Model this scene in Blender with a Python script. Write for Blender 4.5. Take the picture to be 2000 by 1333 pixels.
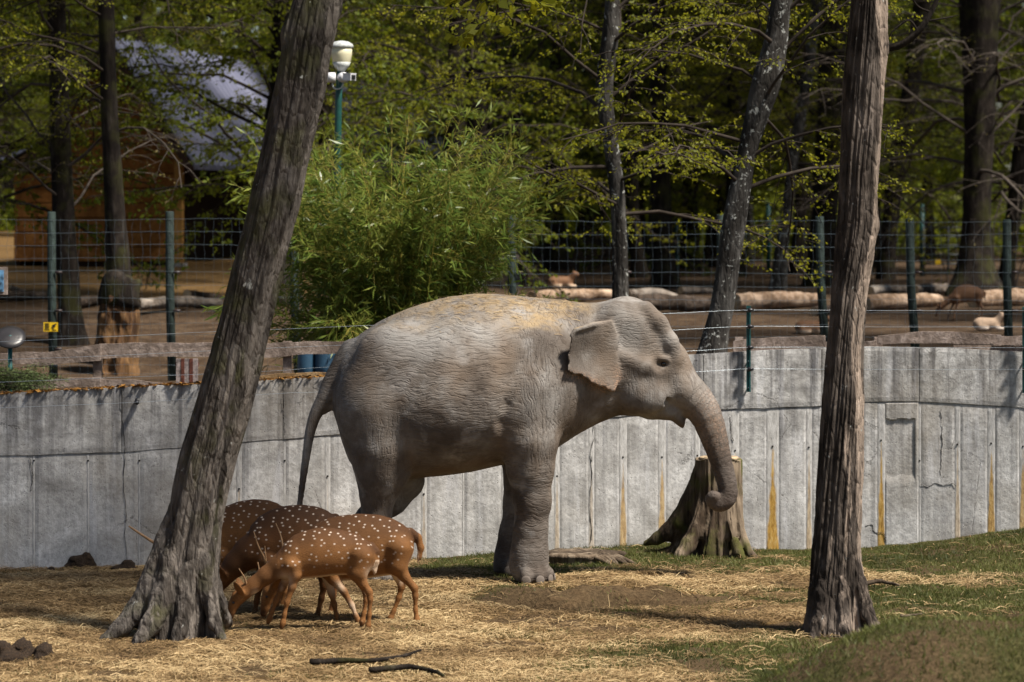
import bpy, math, random
import numpy as np
from mathutils import Vector, Matrix
for o in list(bpy.data.objects): bpy.data.objects.remove(o)
SC = bpy.context.scene
COL = SC.collection
PI = math.pi
R = math.radians

# ------------------------------------------------------------------ camera
F, H, YH = 6300.0, 3.24, 400.0         # lens in photo pixels, eye height, horizon row
cam = bpy.data.cameras.new('camera'); camo = bpy.data.objects.new('camera', cam); COL.objects.link(camo)
cam.sensor_width = 36.0; cam.lens = F/2000*36.0
cam.shift_y = -(666.5-YH)/2000
cam.clip_start = 0.5; cam.clip_end = 2000
camo.location = (0, 0, H); camo.rotation_euler = (PI/2, 0, 0)
cam.dof.use_dof = True; cam.dof.focus_distance = 27.5; cam.dof.aperture_fstop = 2.7
SC.camera = camo

# ------------------------------------------------------------------ sky and sun
SUN_AZ, SUN_EL = -30.0, 58.0           # from the right, a little on the camera's side
sdir = Vector((math.cos(R(SUN_EL))*math.cos(R(SUN_AZ)), math.cos(R(SUN_EL))*math.sin(R(SUN_AZ)), math.sin(R(SUN_EL))))
W = bpy.data.worlds.new('World'); SC.world = W; W.use_nodes = True
nt = W.node_tree; nt.nodes.clear()
sky = nt.nodes.new('ShaderNodeTexSky'); sky.sky_type = 'NISHITA'; sky.sun_disc = False
sky.sun_elevation = R(SUN_EL); sky.sun_rotation = math.atan2(sdir.x, sdir.y)
sky.altitude = 300; sky.dust_density = 1.5
bg = nt.nodes.new('ShaderNodeBackground'); bg.inputs['Strength'].default_value = 0.050
wo = nt.nodes.new('ShaderNodeOutputWorld')
nt.links.new(sky.outputs[0], bg.inputs[0]); nt.links.new(bg.outputs[0], wo.inputs[0])
sl = bpy.data.lights.new('sun', 'SUN'); sl.energy = 5.0; sl.angle = R(6.5); sl.color = (1.0, 0.93, 0.83)
so = bpy.data.objects.new('sun', sl); COL.objects.link(so); so.location = (20, 0, 30)
so.rotation_euler = sdir.to_track_quat('Z', 'Y').to_euler()
SC.view_settings.view_transform = 'Standard'; SC.view_settings.look = 'None'
SC.view_settings.exposure = 0.88; SC.view_settings.gamma = 1.0; SC.view_settings.use_curve_mapping = False
SC.cycles.max_bounces = 6; SC.cycles.transparent_max_bounces = 8

# ------------------------------------------------------------------ helpers
def P(px, py, Y): return Vector(((px-1000)*Y/F, Y, H-(py-YH)*Y/F))
def PX(px, Y): return (px-1000)*Y/F
def PZ(py, Y): return H-(py-YH)*Y/F
def sstep(a, b, x):
    t = np.clip((np.asarray(x, float)-a)/(b-a), 0, 1); return t*t*(3-2*t)

def _hash(ix, iy, iz, seed):
    h = (ix.astype(np.int64)*374761393 + iy.astype(np.int64)*668265263 + iz.astype(np.int64)*2147483647 + seed*974634533) & 0xffffffff
    h = ((h ^ (h >> 13))*1274126177) & 0xffffffff
    h = ((h ^ (h >> 16))*2246822519) & 0xffffffff
    return ((h ^ (h >> 15)) & 0xffffff)/float(0xffffff)
def vnoise(x, y, z=0.0, seed=0):
    x, y, z = np.broadcast_arrays(np.asarray(x, float), np.asarray(y, float), np.asarray(z, float))
    ix, iy, iz = np.floor(x), np.floor(y), np.floor(z)
    fx, fy, fz = x-ix, y-iy, z-iz
    fx = fx*fx*(3-2*fx); fy = fy*fy*(3-2*fy); fz = fz*fz*(3-2*fz)
    r = 0
    for dx in (0, 1):
        for dy in (0, 1):
            for dz in (0, 1):
                r = r + _hash(ix+dx, iy+dy, iz+dz, seed)*(fx if dx else 1-fx)*(fy if dy else 1-fy)*(fz if dz else 1-fz)
    return r
def fbm(x, y, z=0.0, o=4, seed=0):
    s, a, t = 0, 0.5, 0
    for i in range(o):
        s = s+a*vnoise(np.asarray(x)*2**i, np.asarray(y)*2**i, np.asarray(z)*2**i, seed+i); t += a; a *= .5
    return s/t

def mesh_obj(name, V, Fa, mat=None, parent=None, smooth=True, attrs=None):
    me = bpy.data.meshes.new(name)
    if isinstance(Fa, np.ndarray):
        V = np.asarray(V, np.float32)
        k = Fa.shape[1]
        me.vertices.add(len(V)); me.vertices.foreach_set('co', V.ravel())
        me.loops.add(Fa.size); me.loops.foreach_set('vertex_index', Fa.astype(np.int32).ravel())
        me.polygons.add(len(Fa)); me.polygons.foreach_set('loop_start', np.arange(0, Fa.size, k, dtype=np.int32))
        me.update(calc_edges=True)
    else:
        me.from_pydata([tuple(v) for v in V], [], Fa); me.update()
    if smooth: me.polygons.foreach_set('use_smooth', np.ones(len(me.polygons), bool))
    if attrs:
        for k, a in attrs.items():
            a = np.asarray(a, np.float32)
            at = me.attributes.new(k, 'FLOAT', 'POINT'); at.data.foreach_set('value', a.ravel())
    if mat: me.materials.append(getattr(mat, 'm', mat))
    o = bpy.data.objects.new(name, me); COL.objects.link(o)
    if parent: o.parent = parent
    return o
def empty(name, loc=(0, 0, 0), rz=0):
    o = bpy.data.objects.new(name, None); COL.objects.link(o); o.location = loc; o.rotation_euler = (0, 0, rz)
    o.empty_display_size = .2
    return o
def tag(o, label=None, cat=None, group=None, kind=None):
    if label: o['label'] = label
    if cat: o['category'] = cat
    if group: o['group'] = group
    if kind: o['kind'] = kind
    return o
def adopt(child, parent):
    """parent a world-space mesh to an Empty that only has a location"""
    child.parent = parent; child.matrix_parent_inverse = Matrix.Translation(-parent.location)
    return child

class MB:
    def __init__(s): s.V = []; s.F = []; s.n = 0; s.A = []
    def add(s, V, Fa, a=0.0):
        V = np.asarray(V, float); s.V.append(V); s.F.extend([[i+s.n for i in f] for f in Fa]); s.n += len(V)
        s.A.append(np.full(len(V), a))
        return s
    def box(s, c, d, rot=None, a=0.0):
        c = np.asarray(c, float); d = np.asarray(d, float)/2
        v = np.array([[x, y, z] for x in (-1, 1) for y in (-1, 1) for z in (-1, 1)])*d
        if rot is not None: v = v @ np.array(rot.to_3x3()).T
        return s.add(v+c, [(0, 1, 3, 2), (4, 6, 7, 5), (0, 4, 5, 1), (2, 3, 7, 6), (0, 2, 6, 4), (1, 5, 7, 3)], a)
    def tube(s, pts, rad, n=8, cap=True, a=0.0):
        V, Fa = tube(pts, rad, n, cap); return s.add(V, Fa, a)
    def lathe(s, c, prof, n=20):
        V = []; Fa = []
        for (r, z) in prof:
            for k in range(n): V.append((c[0]+r*math.cos(2*PI*k/n), c[1]+r*math.sin(2*PI*k/n), c[2]+z))
        for i in range(len(prof)-1):
            for k in range(n): Fa.append((i*n+k, i*n+(k+1) % n, (i+1)*n+(k+1) % n, (i+1)*n+k))
        Fa.append(tuple(range(n-1, -1, -1))); Fa.append(tuple((len(prof)-1)*n+k for k in range(n)))
        return s.add(V, Fa)
    def obj(s, name, mat, parent=None, smooth=True, attr=None):
        o = mesh_obj(name, np.concatenate(s.V), s.F, mat, None, smooth, {attr: np.concatenate(s.A)} if attr else None)
        if parent: adopt(o, parent)
        return o
def frames(pts):
    pts = np.asarray(pts, float); T = np.gradient(pts, axis=0); T /= np.linalg.norm(T, axis=1)[:, None]+1e-9
    u = np.cross(T[0], [0, 0, 1.0]);
    if np.linalg.norm(u) < .1: u = np.cross(T[0], [0, 1.0, 0])
    u /= np.linalg.norm(u); U = [u]
    for i in range(1, len(pts)):
        u = U[-1]-T[i]*np.dot(U[-1], T[i]); u /= np.linalg.norm(u)+1e-9; U.append(u)
    U = np.array(U); return pts, T, U, np.cross(T, U)
def tube(pts, rad, n=8, cap=True):
    pts, T, U, B = frames(pts)
    rad = np.broadcast_to(np.asarray(rad, float), (len(pts),))
    th = np.arange(n)*2*PI/n
    V = pts[:, None, :]+rad[:, None, None]*(np.cos(th)[None, :, None]*U[:, None, :]+np.sin(th)[None, :, None]*B[:, None, :])
    m = len(pts); Fa = [(i*n+k, i*n+(k+1) % n, (i+1)*n+(k+1) % n, (i+1)*n+k) for i in range(m-1) for k in range(n)]
    if cap: Fa += [tuple(range(n-1, -1, -1)), tuple((m-1)*n+k for k in range(n))]
    return V.reshape(-1, 3), Fa
def grid_faces(nu, nv, wrap=False):
    i, j = np.meshgrid(np.arange(nu-1), np.arange(nv if wrap else nv-1), indexing='ij')
    a = i*nv+j; b = i*nv+(j+1) % nv; c = (i+1)*nv+(j+1) % nv; d = (i+1)*nv+j
    return np.stack([a, b, c, d], -1).reshape(-1, 4)
def smooth_pts(ctrl, n):
    """Catmull-Rom through control rows"""
    c = np.asarray(ctrl, float); c = np.vstack([2*c[0]-c[1], c, 2*c[-1]-c[-2]])
    m = len(c)-3; out = []
    for t in np.linspace(0, m-1e-6, n):
        i = int(t); f = t-i; a, b, d, e = c[i], c[i+1], c[i+2], c[i+3]
        out.append(.5*((2*b)+(-a+d)*f+(2*a-5*b+4*d-e)*f*f+(-a+3*b-3*d+e)*f**3))
    return np.array(out)

# ------------------------------------------------------------------ materials
class Mat:
    def __init__(s, name, rough=.9, spec=.3):
        s.m = bpy.data.materials.new(name); s.m.use_nodes = True; s.nt = s.m.node_tree
        s.b = s.nt.nodes['Principled BSDF']; s.b.inputs['Roughness'].default_value = rough
        s.b.inputs['Specular IOR Level'].default_value = spec
        s._tc = None
    def n(s, t): return s.nt.nodes.new(t)
    def l(s, a, b): s.nt.links.new(a, b)
    def set(s, sock, v):
        if hasattr(v, 'is_output') or hasattr(v, 'links'): s.l(v, sock)
        elif isinstance(v, tuple) and len(v) == 3 and sock.type == 'RGBA': sock.default_value = (*v, 1)
        else: sock.default_value = v
    def tc(s, which='Object'):
        if s._tc is None: s._tc = s.n('ShaderNodeTexCoord')
        return s._tc.outputs[which]
    def geo(s, w='Position'): return s.n('ShaderNodeNewGeometry').outputs[w]
    def attr(s, name, out='Fac'):
        a = s.n('ShaderNodeAttribute'); a.attribute_name = name; return a.outputs[out]
    def mapv(s, vec, scale=(1, 1, 1), loc=(0, 0, 0), rot=(0, 0, 0)):
        m = s.n('ShaderNodeMapping'); s.l(vec, m.inputs[0]); m.inputs['Scale'].default_value = scale
        m.inputs['Location'].default_value = loc; m.inputs['Rotation'].default_value = rot; return m.outputs[0]
    def noise(s, vec, scale, detail=4, rough=.55, dist=0.0):
        t = s.n('ShaderNodeTexNoise'); s.l(vec, t.inputs['Vector']); t.inputs['Scale'].default_value = scale
        t.inputs['Detail'].default_value = detail; t.inputs['Roughness'].default_value = rough; t.inputs['Distortion'].default_value = dist
        return t.outputs['Fac']
    def vor(s, vec, scale, feature='F1', out='Distance', rnd=1.0):
        t = s.n('ShaderNodeTexVoronoi'); t.feature = feature; s.l(vec, t.inputs['Vector']); t.inputs['Scale'].default_value = scale
        t.inputs['Randomness'].default_value = rnd
        return t.outputs[out]
    def ramp(s, fac, stops):
        r = s.n('ShaderNodeValToRGB'); s.l(fac, r.inputs[0]); e = r.color_ramp.elements
        while len(e) < len(stops): e.new(.5)
        for i, (p, c) in enumerate(stops):
            e[i].position = p; e[i].color = (c, c, c, 1) if isinstance(c, (int, float)) else (*c, 1)
        return r.outputs[0]
    def math(s, op, a, b=0.0, clamp=False):
        m = s.n('ShaderNodeMath'); m.operation = op; m.use_clamp = clamp; s.set(m.inputs[0], a); s.set(m.inputs[1], b); return m.outputs[0]
    def mix(s, fac, a, b, mode='MIX'):
        m = s.n('ShaderNodeMix'); m.data_type = 'RGBA'; m.blend_type = mode
        s.set(m.inputs[0], fac); s.set(m.inputs[6], a); s.set(m.inputs[7], b); return m.outputs[2]
    def bump(s, h, strength=.5, dist=.02, prev=None):
        b = s.n('ShaderNodeBump'); b.inputs['Strength'].default_value = strength; b.inputs['Distance'].default_value = dist
        s.l(h, b.inputs['Height'])
        if prev is not None: s.l(prev, b.inputs['Normal'])
        return b.outputs[0]
    def color(s, c): s.set(s.b.inputs['Base Color'], c); return s
    def normal(s, n): s.l(n, s.b.inputs['Normal']); return s
MATS = {}
def plain(name, col, rough=.7, spec=.3, metal=0.0, var=.25, scale=12):
    if name in MATS: return MATS[name]
    m = Mat(name, rough, spec); v = m.tc()
    n = m.noise(v, scale, 5)
    dk = tuple(c*(1-var) for c in col); lt = tuple(min(1, c*(1+var)) for c in col)
    m.color(m.ramp(n, [(.3, dk), (.7, lt)])); m.b.inputs['Metallic'].default_value = metal
    m.normal(m.bump(m.noise(v, scale*6, 3), .25, .01))
    MATS[name] = m.m; return m.m

def foliage_mat(name, c0, c1, c2, trans=.35, rough=.6):
    m = Mat(name, rough, .25); t = m.attr('tint')
    col = m.ramp(t, [(0, c0), (.5, c1), (1, c2)])
    m.color(col)
    tr = m.n('ShaderNodeBsdfTranslucent'); m.l(m.mix(.6, col, tuple(min(1, x*1.3) for x in c2)), tr.inputs[0])
    mx = m.n('ShaderNodeMixShader'); mx.inputs[0].default_value = trans
    out = m.nt.nodes['Material Output']; m.l(m.b.outputs[0], mx.inputs[1]); m.l(tr.outputs[0], mx.inputs[2]); m.l(mx.outputs[0], out.inputs[0])
    return m.m
def bark_mat(name, dark, mid, light, lichen=0.0, zs=.22, moss=0.0, bump=.6, pale=0.0, strip=None, plates=0.0):
    m = Mat(name, .95, .15); v = m.geo()
    st = m.mapv(v, (1, 1, zs))
    n1 = m.noise(st, 14, 6, .6, .4); n2 = m.noise(st, 55, 4, .6)
    big = m.noise(v, 1.7, 3); big2 = m.noise(m.mapv(v, (1, 1, .5), (4, 2, 7)), 3.4, 4, .6)
    col = m.ramp(n1, [(.25, dark), (.5, mid), (.72, light)])
    col = m.mix(m.ramp(n2, [(.3, .5), (.6, 0.0)]), col, dark)
    col = m.mix(m.ramp(big2, [(.40, .75), (.56, 0.0)]), col, dark)
    if pale: col = m.mix(m.ramp(big, [(.5, 0.0), (.68, pale)]), col, tuple(min(1, c*1.5) for c in light))
    if moss: col = m.mix(m.ramp(m.noise(v, 3.1, 5), [(.5, 0.0), (.66, moss)]), col, (.07, .075, .015))
    if strip:      # paler bands along the stem; on the bare tree, bark stripped to bare wood
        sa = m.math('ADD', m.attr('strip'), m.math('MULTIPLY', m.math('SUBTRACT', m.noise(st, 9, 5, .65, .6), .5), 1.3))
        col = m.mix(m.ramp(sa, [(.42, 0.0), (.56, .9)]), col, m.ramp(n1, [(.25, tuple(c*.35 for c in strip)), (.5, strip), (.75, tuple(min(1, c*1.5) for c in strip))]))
    if lichen:
        s = m.noise(v, 13, 5, .65, .5)
        col = m.mix(m.ramp(s, [(.68-.12*lichen, 0.0), (.73-.12*lichen, .8)]), col, (.42, .43, .40))
    m.color(col)
    ck = m.vor(m.mapv(v, (1, 1, max(zs, .3))), 17, 'DISTANCE_TO_EDGE')
    m.normal(m.bump(m.ramp(ck, [(0, 0.0), (.14, 1.0)]), plates, .016, m.bump(n2, .4, .012, m.bump(n1, bump, .045))))
    return m.m
# ------------------------------------------------------------------ the wall's line
_wpx = [-400, 0, 500, 1000, 1450, 1700, 2000, 2400]
_wY = [29.3, 30.0, 30.25, 30.55, 31.0, 31.1, 31.0, 30.5]
def wallY(px): return np.interp(px, _wpx, _wY)
def wall_topz(px): return H-(np.interp(px, [-400, 0, 240, 620, 1000, 1370, 1500, 1700, 1850, 2000, 2400], [792, 769, 757, 737, 712, 692, 684, 677, 680, 688, 720])-YH)*wallY(px)/F
def wall_jointz(px): return H-(np.interp(px, [-400, 0, 240, 640, 1215, 1408, 1602, 1695, 1789, 1883, 2000, 2400], [920, 890, 883, 850, 813, 800, 793, 785, 784, 789, 796, 815])-YH)*wallY(px)/F
def wall_basez(px): return H-(np.interp(px, [-400, 0, 240, 600, 870, 1290, 1450, 1700, 1765, 1850, 1930, 2000, 2400], [1118, 1116, 1110, 1100, 1089, 1062, 1072, 1068, 1062, 1050, 1036, 1029, 1010])-YH)*wallY(px)/F
def wallX(px): return (px-1000)*wallY(px)/F
_tab_px = np.linspace(-1600, 3600, 600); _tab_X = wallX(_tab_px)
def gz(X, Y):
    X = np.asarray(X, float); Y = np.asarray(Y, float)
    px = np.interp(X, _tab_X, _tab_px); wy = wallY(px); d = wy-Y
    z = wall_basez(px)*sstep(2.3, .1, d)
    z = z+.76*sstep(.65, 2.5, X)*np.exp(-((Y-19.2)/1.45)**2)          # mound in front
    z = z+.03*np.exp(-(((X-1.9)/.9)**2+((Y-29.3)/.8)**2))
    hx = (X-.66)/.95; hy = (Y-26.05+.10*np.sin(X*4)-.05*np.sin(X*9))/.32
    z = z-.32*sstep(1.1, .62, np.hypot(hx, hy))*(.6+.4*sstep(-.6, .7, hy))
    z = z+.10*sstep(-.45, -.1, X)*sstep(1.75, 1.3, X)*np.exp(-((Y-26.55+.10*np.sin(X*4))/.14)**2)*(.5+fbm(X*5, Y*5, 9))
    z = z+.035*np.exp(-(((X+.15)/.45)**2+((Y-26.1)/.35)**2))
    z = z+(fbm(X*1.1, Y*1.1, 3)-.5)*.06+(fbm(X*5, Y*5, 7)-.5)*.035
    return z
def hayw(X, Y):
    px = X/Y*F+1000; py = YH+H*F/Y
    n = fbm(X*.9, Y*1.4, 11)+.5*(fbm(X*4, Y*6, 5)-.5)
    w = np.full(np.shape(X), .86)
    w = w-.95*sstep(770, 880, px)*sstep(1134, 1106, py)               # green strip by the wall
    w = w-.22*sstep(850, 1000, px)*sstep(1100, 1150, py)-.22*sstep(1330, 1600, px)*sstep(1110, 1200, py)
    w = w-.45*sstep(1640, 1720, px)
    w = w-.50*sstep(930, 1250, px)*sstep(1235, 1275, py)*(1-.55*sstep(1290, 1340, py)*sstep(1500, 1300, px))
    w = w+.35*np.exp(-((px-1850)/260)**2-((py-1112)/22)**2)
    w = w+.35*np.exp(-((px-1500)/60)**2-((py-1088)/12)**2)
    w = w-.4*sstep(.9, 1.6, X)*sstep(21.5, 20.6, Y)
    return np.clip(w+(n-.5)*1.1, 0, 1)
def dirtw(X, Y):
    hx = (X-.66)/1.0; hy = (Y-26.22+.10*np.sin(X*4))/.40
    d = 1.0*sstep(1.35, .6, np.hypot(hx, hy))  # bare earth of the hollow; also stands in for the lip's shaded face
    d = d+.7*sstep(.55, .68, fbm(X*2.2, Y*2.6, 21))+.7*np.exp(-(((X-3.9)/1.2)**2+((Y-25.6)/.3)**2))*sstep(.42, .6, fbm(X*6, Y*9, 33))
    d = d+.5*sstep(.55, .66, fbm(X*2.4, Y*1.8, 41))*sstep(21.3, 20.4, Y)
    return np.clip(d, 0, 1)

# pit ground: one sheet, fine where it is seen
def axis(lo, hi, a, b, fine, coarse):
    return np.concatenate([np.arange(lo, a, coarse), np.arange(a, b, fine), np.arange(b, hi+coarse, coarse)])
gx = axis(-60, 60, -5.3, 5.5, .04, 2.5); gy = axis(-20, 29.0, 18.2, 28.9, .045, 2.5)
gy = gy[gy < 28.95]; tb = np.linspace(0, 1, 46)
XX, YY = [], []
px_of = np.interp(gx, _tab_X, _tab_px)
for j, y in enumerate(gy): XX.append(gx); YY.append(np.full_like(gx, y))
for t in tb: XX.append(gx); YY.append(29.0+(wallY(px_of)+.25-29.0)*t)
XX = np.array(XX); YY = np.array(YY); ZZ = gz(XX, YY)
gm = Mat('pit_ground', 1.0, .1); gp = gm.geo()
hay_a = gm.attr('hay'); dirt_a = gm.attr('dirt')
gn = gm.noise(gp, 30, 6, .7); gn2 = gm.noise(gm.mapv(gp, (1, 2.5, 1)), 9, 5, .65)
hayc = gm.ramp(gn, [(.25, (.06, .036, .014)), (.5, (.20, .125, .052)), (.75, (.38, .265, .125))])
grassc = gm.ramp(gn, [(.25, (.018, .014, .007)), (.5, (.055, .05, .018)), (.75, (.11, .10, .04))])
dirtc = gm.ramp(gn, [(.25, (.025, .016, .009)), (.6, (.10, .066, .036)), (.8, (.17, .12, .07))])
hm = gm.math('ADD', hay_a, gm.math('MULTIPLY', gm.math('SUBTRACT', gn2, .5), 1.2))
gc = gm.mix(gm.ramp(hm, [(.38, 0.0), (.62, 1.0)]), grassc, hayc)
gc = gm.mix(gm.ramp(gm.math('ADD', dirt_a, gm.math('MULTIPLY', gm.math('SUBTRACT', gn, .5), .6)), [(.35, 0.0), (.65, .9)]), gc, dirtc)
gm.color(gc); gm.normal(gm.bump(gn, .8, .03, gm.bump(gn2, .6, .05)))
V = np.stack([XX, YY, ZZ], -1).reshape(-1, 3)
g = mesh_obj('ground', V, grid_faces(XX.shape[0], XX.shape[1])[:, ::-1].copy(), gm.m, attrs={'hay': hayw(XX, YY).ravel(), 'dirt': dirtw(XX, YY).ravel()})
tag(g, 'straw and grass covered earth floor of the elephant enclosure', 'ground', kind='structure')

# upper ground behind the wall
def guz(X, Y):
    X = np.asarray(X, float); Y = np.asarray(Y, float)
    px = X/np.maximum(Y, 1)*F+1000
    zl = np.interp(Y, [29, 36, 43, 50, 62, 120, 400], [1.05, 1.0, .98, 1.62, 2.04, 2.5, 6])
    zr = np.interp(Y, [29, 36, 43, 50, 70, 100, 400], [1.5, 1.4, 1.36, 1.46, 1.58, 1.6, 6])
    w = sstep(600, 1150, px)
    z = zl*(1-w)+zr*w
    z = z+1.0*np.exp(-((X-1.9)/1.5)**2-((Y-84)/6)**2)
    return z+(fbm(X*.6, Y*.6, 2)-.5)*.12
ux = axis(-260, 260, -14, 14, .3, 20); uy = np.concatenate([np.arange(31.6, 70, .35), np.arange(70, 130, 1.5), np.arange(130, 420, 20)])
UX, UY = np.meshgrid(ux, uy)
t0 = sstep(40, 31.6, UY)
UYs = UY.copy(); pxw = np.interp(UX, _tab_X, _tab_px)
UYs = UY-(31.6-(wallY(pxw)+.30))*t0
um = Mat('woodland_floor', 1.0, .1); up = um.geo()
un = um.noise(up, 3.0, 7, .7); un2 = um.noise(up, 22, 5, .7)
uc = um.ramp(un, [(.3, (.035, .022, .013)), (.5, (.085, .055, .034)), (.7, (.15, .105, .065))])
uc = um.mix(um.ramp(un2, [(.35, .6), (.6, 0.0)]), uc, (.022, .014, .009))
sx = um.n('ShaderNodeSeparateXYZ'); um.l(up, sx.inputs[0])
strawm = um.math('MULTIPLY', um.ramp(um.math('MULTIPLY', sx.outputs['X'], -.1), [(.22, 0.0), (.40, 1.0)]), um.ramp(um.math('MULTIPLY', sx.outputs['Y'], .01), [(.50, 0.0), (.54, 1.0)]))
uc = um.mix(um.math('MULTIPLY', strawm, um.ramp(un2, [(.35, .2), (.55, .9)])), uc, (.17, .10, .035))
um.color(uc); um.normal(um.bump(un2, .8, .06))
g2 = mesh_obj('upper_ground', np.stack([UX, UYs, guz(UX, UYs)], -1).reshape(-1, 3), grid_faces(*UX.shape)[:, ::-1].copy(), um.m)
tag(g2, 'bare brown woodland earth behind the concrete wall', 'ground', kind='structure')

# ------------------------------------------------------------------ concrete wall
cm = Mat('concrete', .92, .2); cp = cm.geo()
cz = cm.n('ShaderNodeSeparateXYZ'); cm.l(cp, cz.inputs[0])
c1 = cm.noise(cp, 2.0, 7, .68, .4); c2 = cm.noise(cp, 24, 6, .7); c3 = cm.noise(cm.mapv(cp, (7, 7, .35)), 1.2, 6, .65)
cc = cm.ramp(c1, [(.30, (.25, .24, .225)), (.47, (.47, .46, .445)), (.64, (.68, .672, .66))])
cc = cm.mix(cm.ramp(c2, [(.35, .55), (.55, 0.0)]), cc, (.26, .25, .24))
topm = cm.ramp(cm.math('MULTIPLY', cz.outputs['Z'], .5), [(.30, .30), (.55, .62), (.9, 1.0)])
cc = cm.mix(cm.math('MULTIPLY', topm, cm.ramp(c3, [(.46, 0.0), (.60, .9)])), cc, (.075, .075, .085))
cc = cm.mix(cm.math('MULTIPLY', topm, cm.ramp(cm.noise(cp, 9, 6, .7), [(.42, 0.0), (.64, .75)])), cc, (.14, .133, .125))
cc = cm.mix(cm.ramp(cm.noise(cm.mapv(cp, (5, 5, .5), (3, 1, 0)), 1.6, 5), [(.58, 0.0), (.7, .5)]), cc, (.62, .62, .64))
cc = cm.mix(cm.ramp(cm.noise(cp, .9, 3), [(.5, 0.0), (.75, .45)]), cc, (.33, .28, .21))
pit = cm.vor(cp, 34, 'F1'); pitm = cm.math('MULTIPLY', cm.ramp(pit, [(.10, 1.0), (.2, 0.0)]), cm.ramp(cm.noise(cp, 12, 2), [(.5, 0.0), (.58, 1.0)]))
cc = cm.mix(cm.math('MULTIPLY', pitm, .75), cc, (.05, .048, .045))
crk = cm.vor(cm.mapv(cp, (1, 1, .55)), 2.3, 'DISTANCE_TO_EDGE')
wob = cm.math('ADD', crk, cm.math('MULTIPLY', cm.math('SUBTRACT', cm.noise(cp, 14, 5, .7), .5), .12))
crm = cm.math('MULTIPLY', cm.ramp(cm.math('ABSOLUTE', wob), [(0, 1.0), (.006, 0.0)]), cm.ramp(cm.noise(cp, 1.3, 2), [(.56, 0.0), (.62, 1.0)]))
cc = cm.mix(cm.math('MULTIPLY', crm, .7), cc, (.06, .055, .05))
cm.color(cc)
cm.normal(cm.bump(cm.math('SUBTRACT', cm.math('SUBTRACT', c2, cm.math('MULTIPLY', pitm, .8)), crm), .55, .012, cm.bump(c3, .25, .02)))
CONC = cm.m
# seam strips with rust running from the tie holes: the stain's wedge lives in the strip's own coordinates (attribute u across, v height above base / apex)
sm = Mat('stained_seam', .92, .2); su = sm.attr('u'); sv = sm.attr('v'); ss_ = sm.attr('rust'); sp = sm.geo()
sn = sm.noise(sm.mapv(sp, (1, 1, .3)), 40, 5, .7); sn2 = sm.noise(sp, 6, 4)
sbase = sm.ramp(sn, [(.3, (.30, .29, .275)), (.6, (.52, .51, .495))])
srust = sm.ramp(sn, [(.3, (.20, .105, .02)), (.5, (.42, .25, .06)), (.7, (.52, .37, .15))])
edge = sm.math('SUBTRACT', sm.math('MULTIPLY', sm.math('SUBTRACT', 1.15, sv), 1.0), sm.math('ABSOLUTE', su))
edge = sm.math('ADD', edge, sm.math('MULTIPLY', sm.math('SUBTRACT', sm.math('ADD', sn2, sm.math('MULTIPLY', sn, .5)), .75), .95))
sm.color(sm.mix(sm.math('MULTIPLY', sm.ramp(edge, [(.0, 0.0), (.38, .9)]), sm.math('MULTIPLY', ss_, sm.ramp(sv, [(.96, 1.0), (1.0, 0.0)]))), sbase, srust))
sm.normal(sm.bump(sn, .5, .012)); SEAM = sm.m

wall = empty('concrete_wall', (0, 31, 0)); tag(wall, 'long curved grey concrete retaining wall behind the elephant', 'wall')
def wall_patch(name, pa, pb, zlo, zhi, out, nx, nz, mat, bev=.005, depth=None, ragged=0, extra=None):
    """a curved slab standing 'out' metres proud of the core"""
    s = np.linspace(0, 1, nx); t = np.linspace(0, 1, nz)
    PXs = pa+(pb-pa)*s
    A, B = np.meshgrid(PXs, t); Yc = wallY(A)
    zl = zlo(A) if callable(zlo) else zlo; zh = zhi(A) if callable(zhi) else zhi
    X = (A-1000)*Yc/F; Z = zl+(zh-zl)*B
    if ragged: Z = Z+ragged*(fbm(X*7, 1.3, 4)-.5)*(B if ragged > 0 else (1-B))
    off = out+(fbm(X*3, Z*3, 9)-.5)*.012
    ex = np.minimum(A-pa, pb-A)*Yc/F; ez = np.minimum(Z-zl, zh-Z)
    off = off-bev*np.clip(1-np.minimum(np.abs(ex), np.abs(ez))/.012, 0, 1)
    if depth is not None: off = off-depth(A, H-0*A, Z)
    Vt = np.stack([X, Yc-off, Z], -1)
    Vb = Vt.copy(); Vb[..., 1] = Yc+.02
    n = nx*nz
    Fa = [tuple(f) for f in grid_faces(nz, nx)]
    ring = [j for j in range(nx)]+[i*nx+nx-1 for i in range(1, nz)]+[(nz-1)*nx+j for j in range(nx-2, -1, -1)]+[i*nx for i in range(nz-2, 0, -1)]
    VV = np.concatenate([Vt.reshape(-1, 3), Vb.reshape(-1, 3)[ring]])
    m = len(ring)
    for k in range(m): Fa.append((ring[k], n+k, n+(k+1) % m, ring[(k+1) % m]))
    at = None
    if extra:
        u = np.concatenate([((A-pa)/(pb-pa)*2-1).ravel(), np.zeros(m)])
        v = np.concatenate([((Z-wall_basez(A))/(extra[0]-wall_basez(A))).ravel(), np.full(m, 2)])
        at = {'u': u, 'v': v, 'rust': np.full(len(u), extra[1])}
    o = mesh_obj(name, VV, Fa, mat, None, False, at); adopt(o, wall); return o
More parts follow.
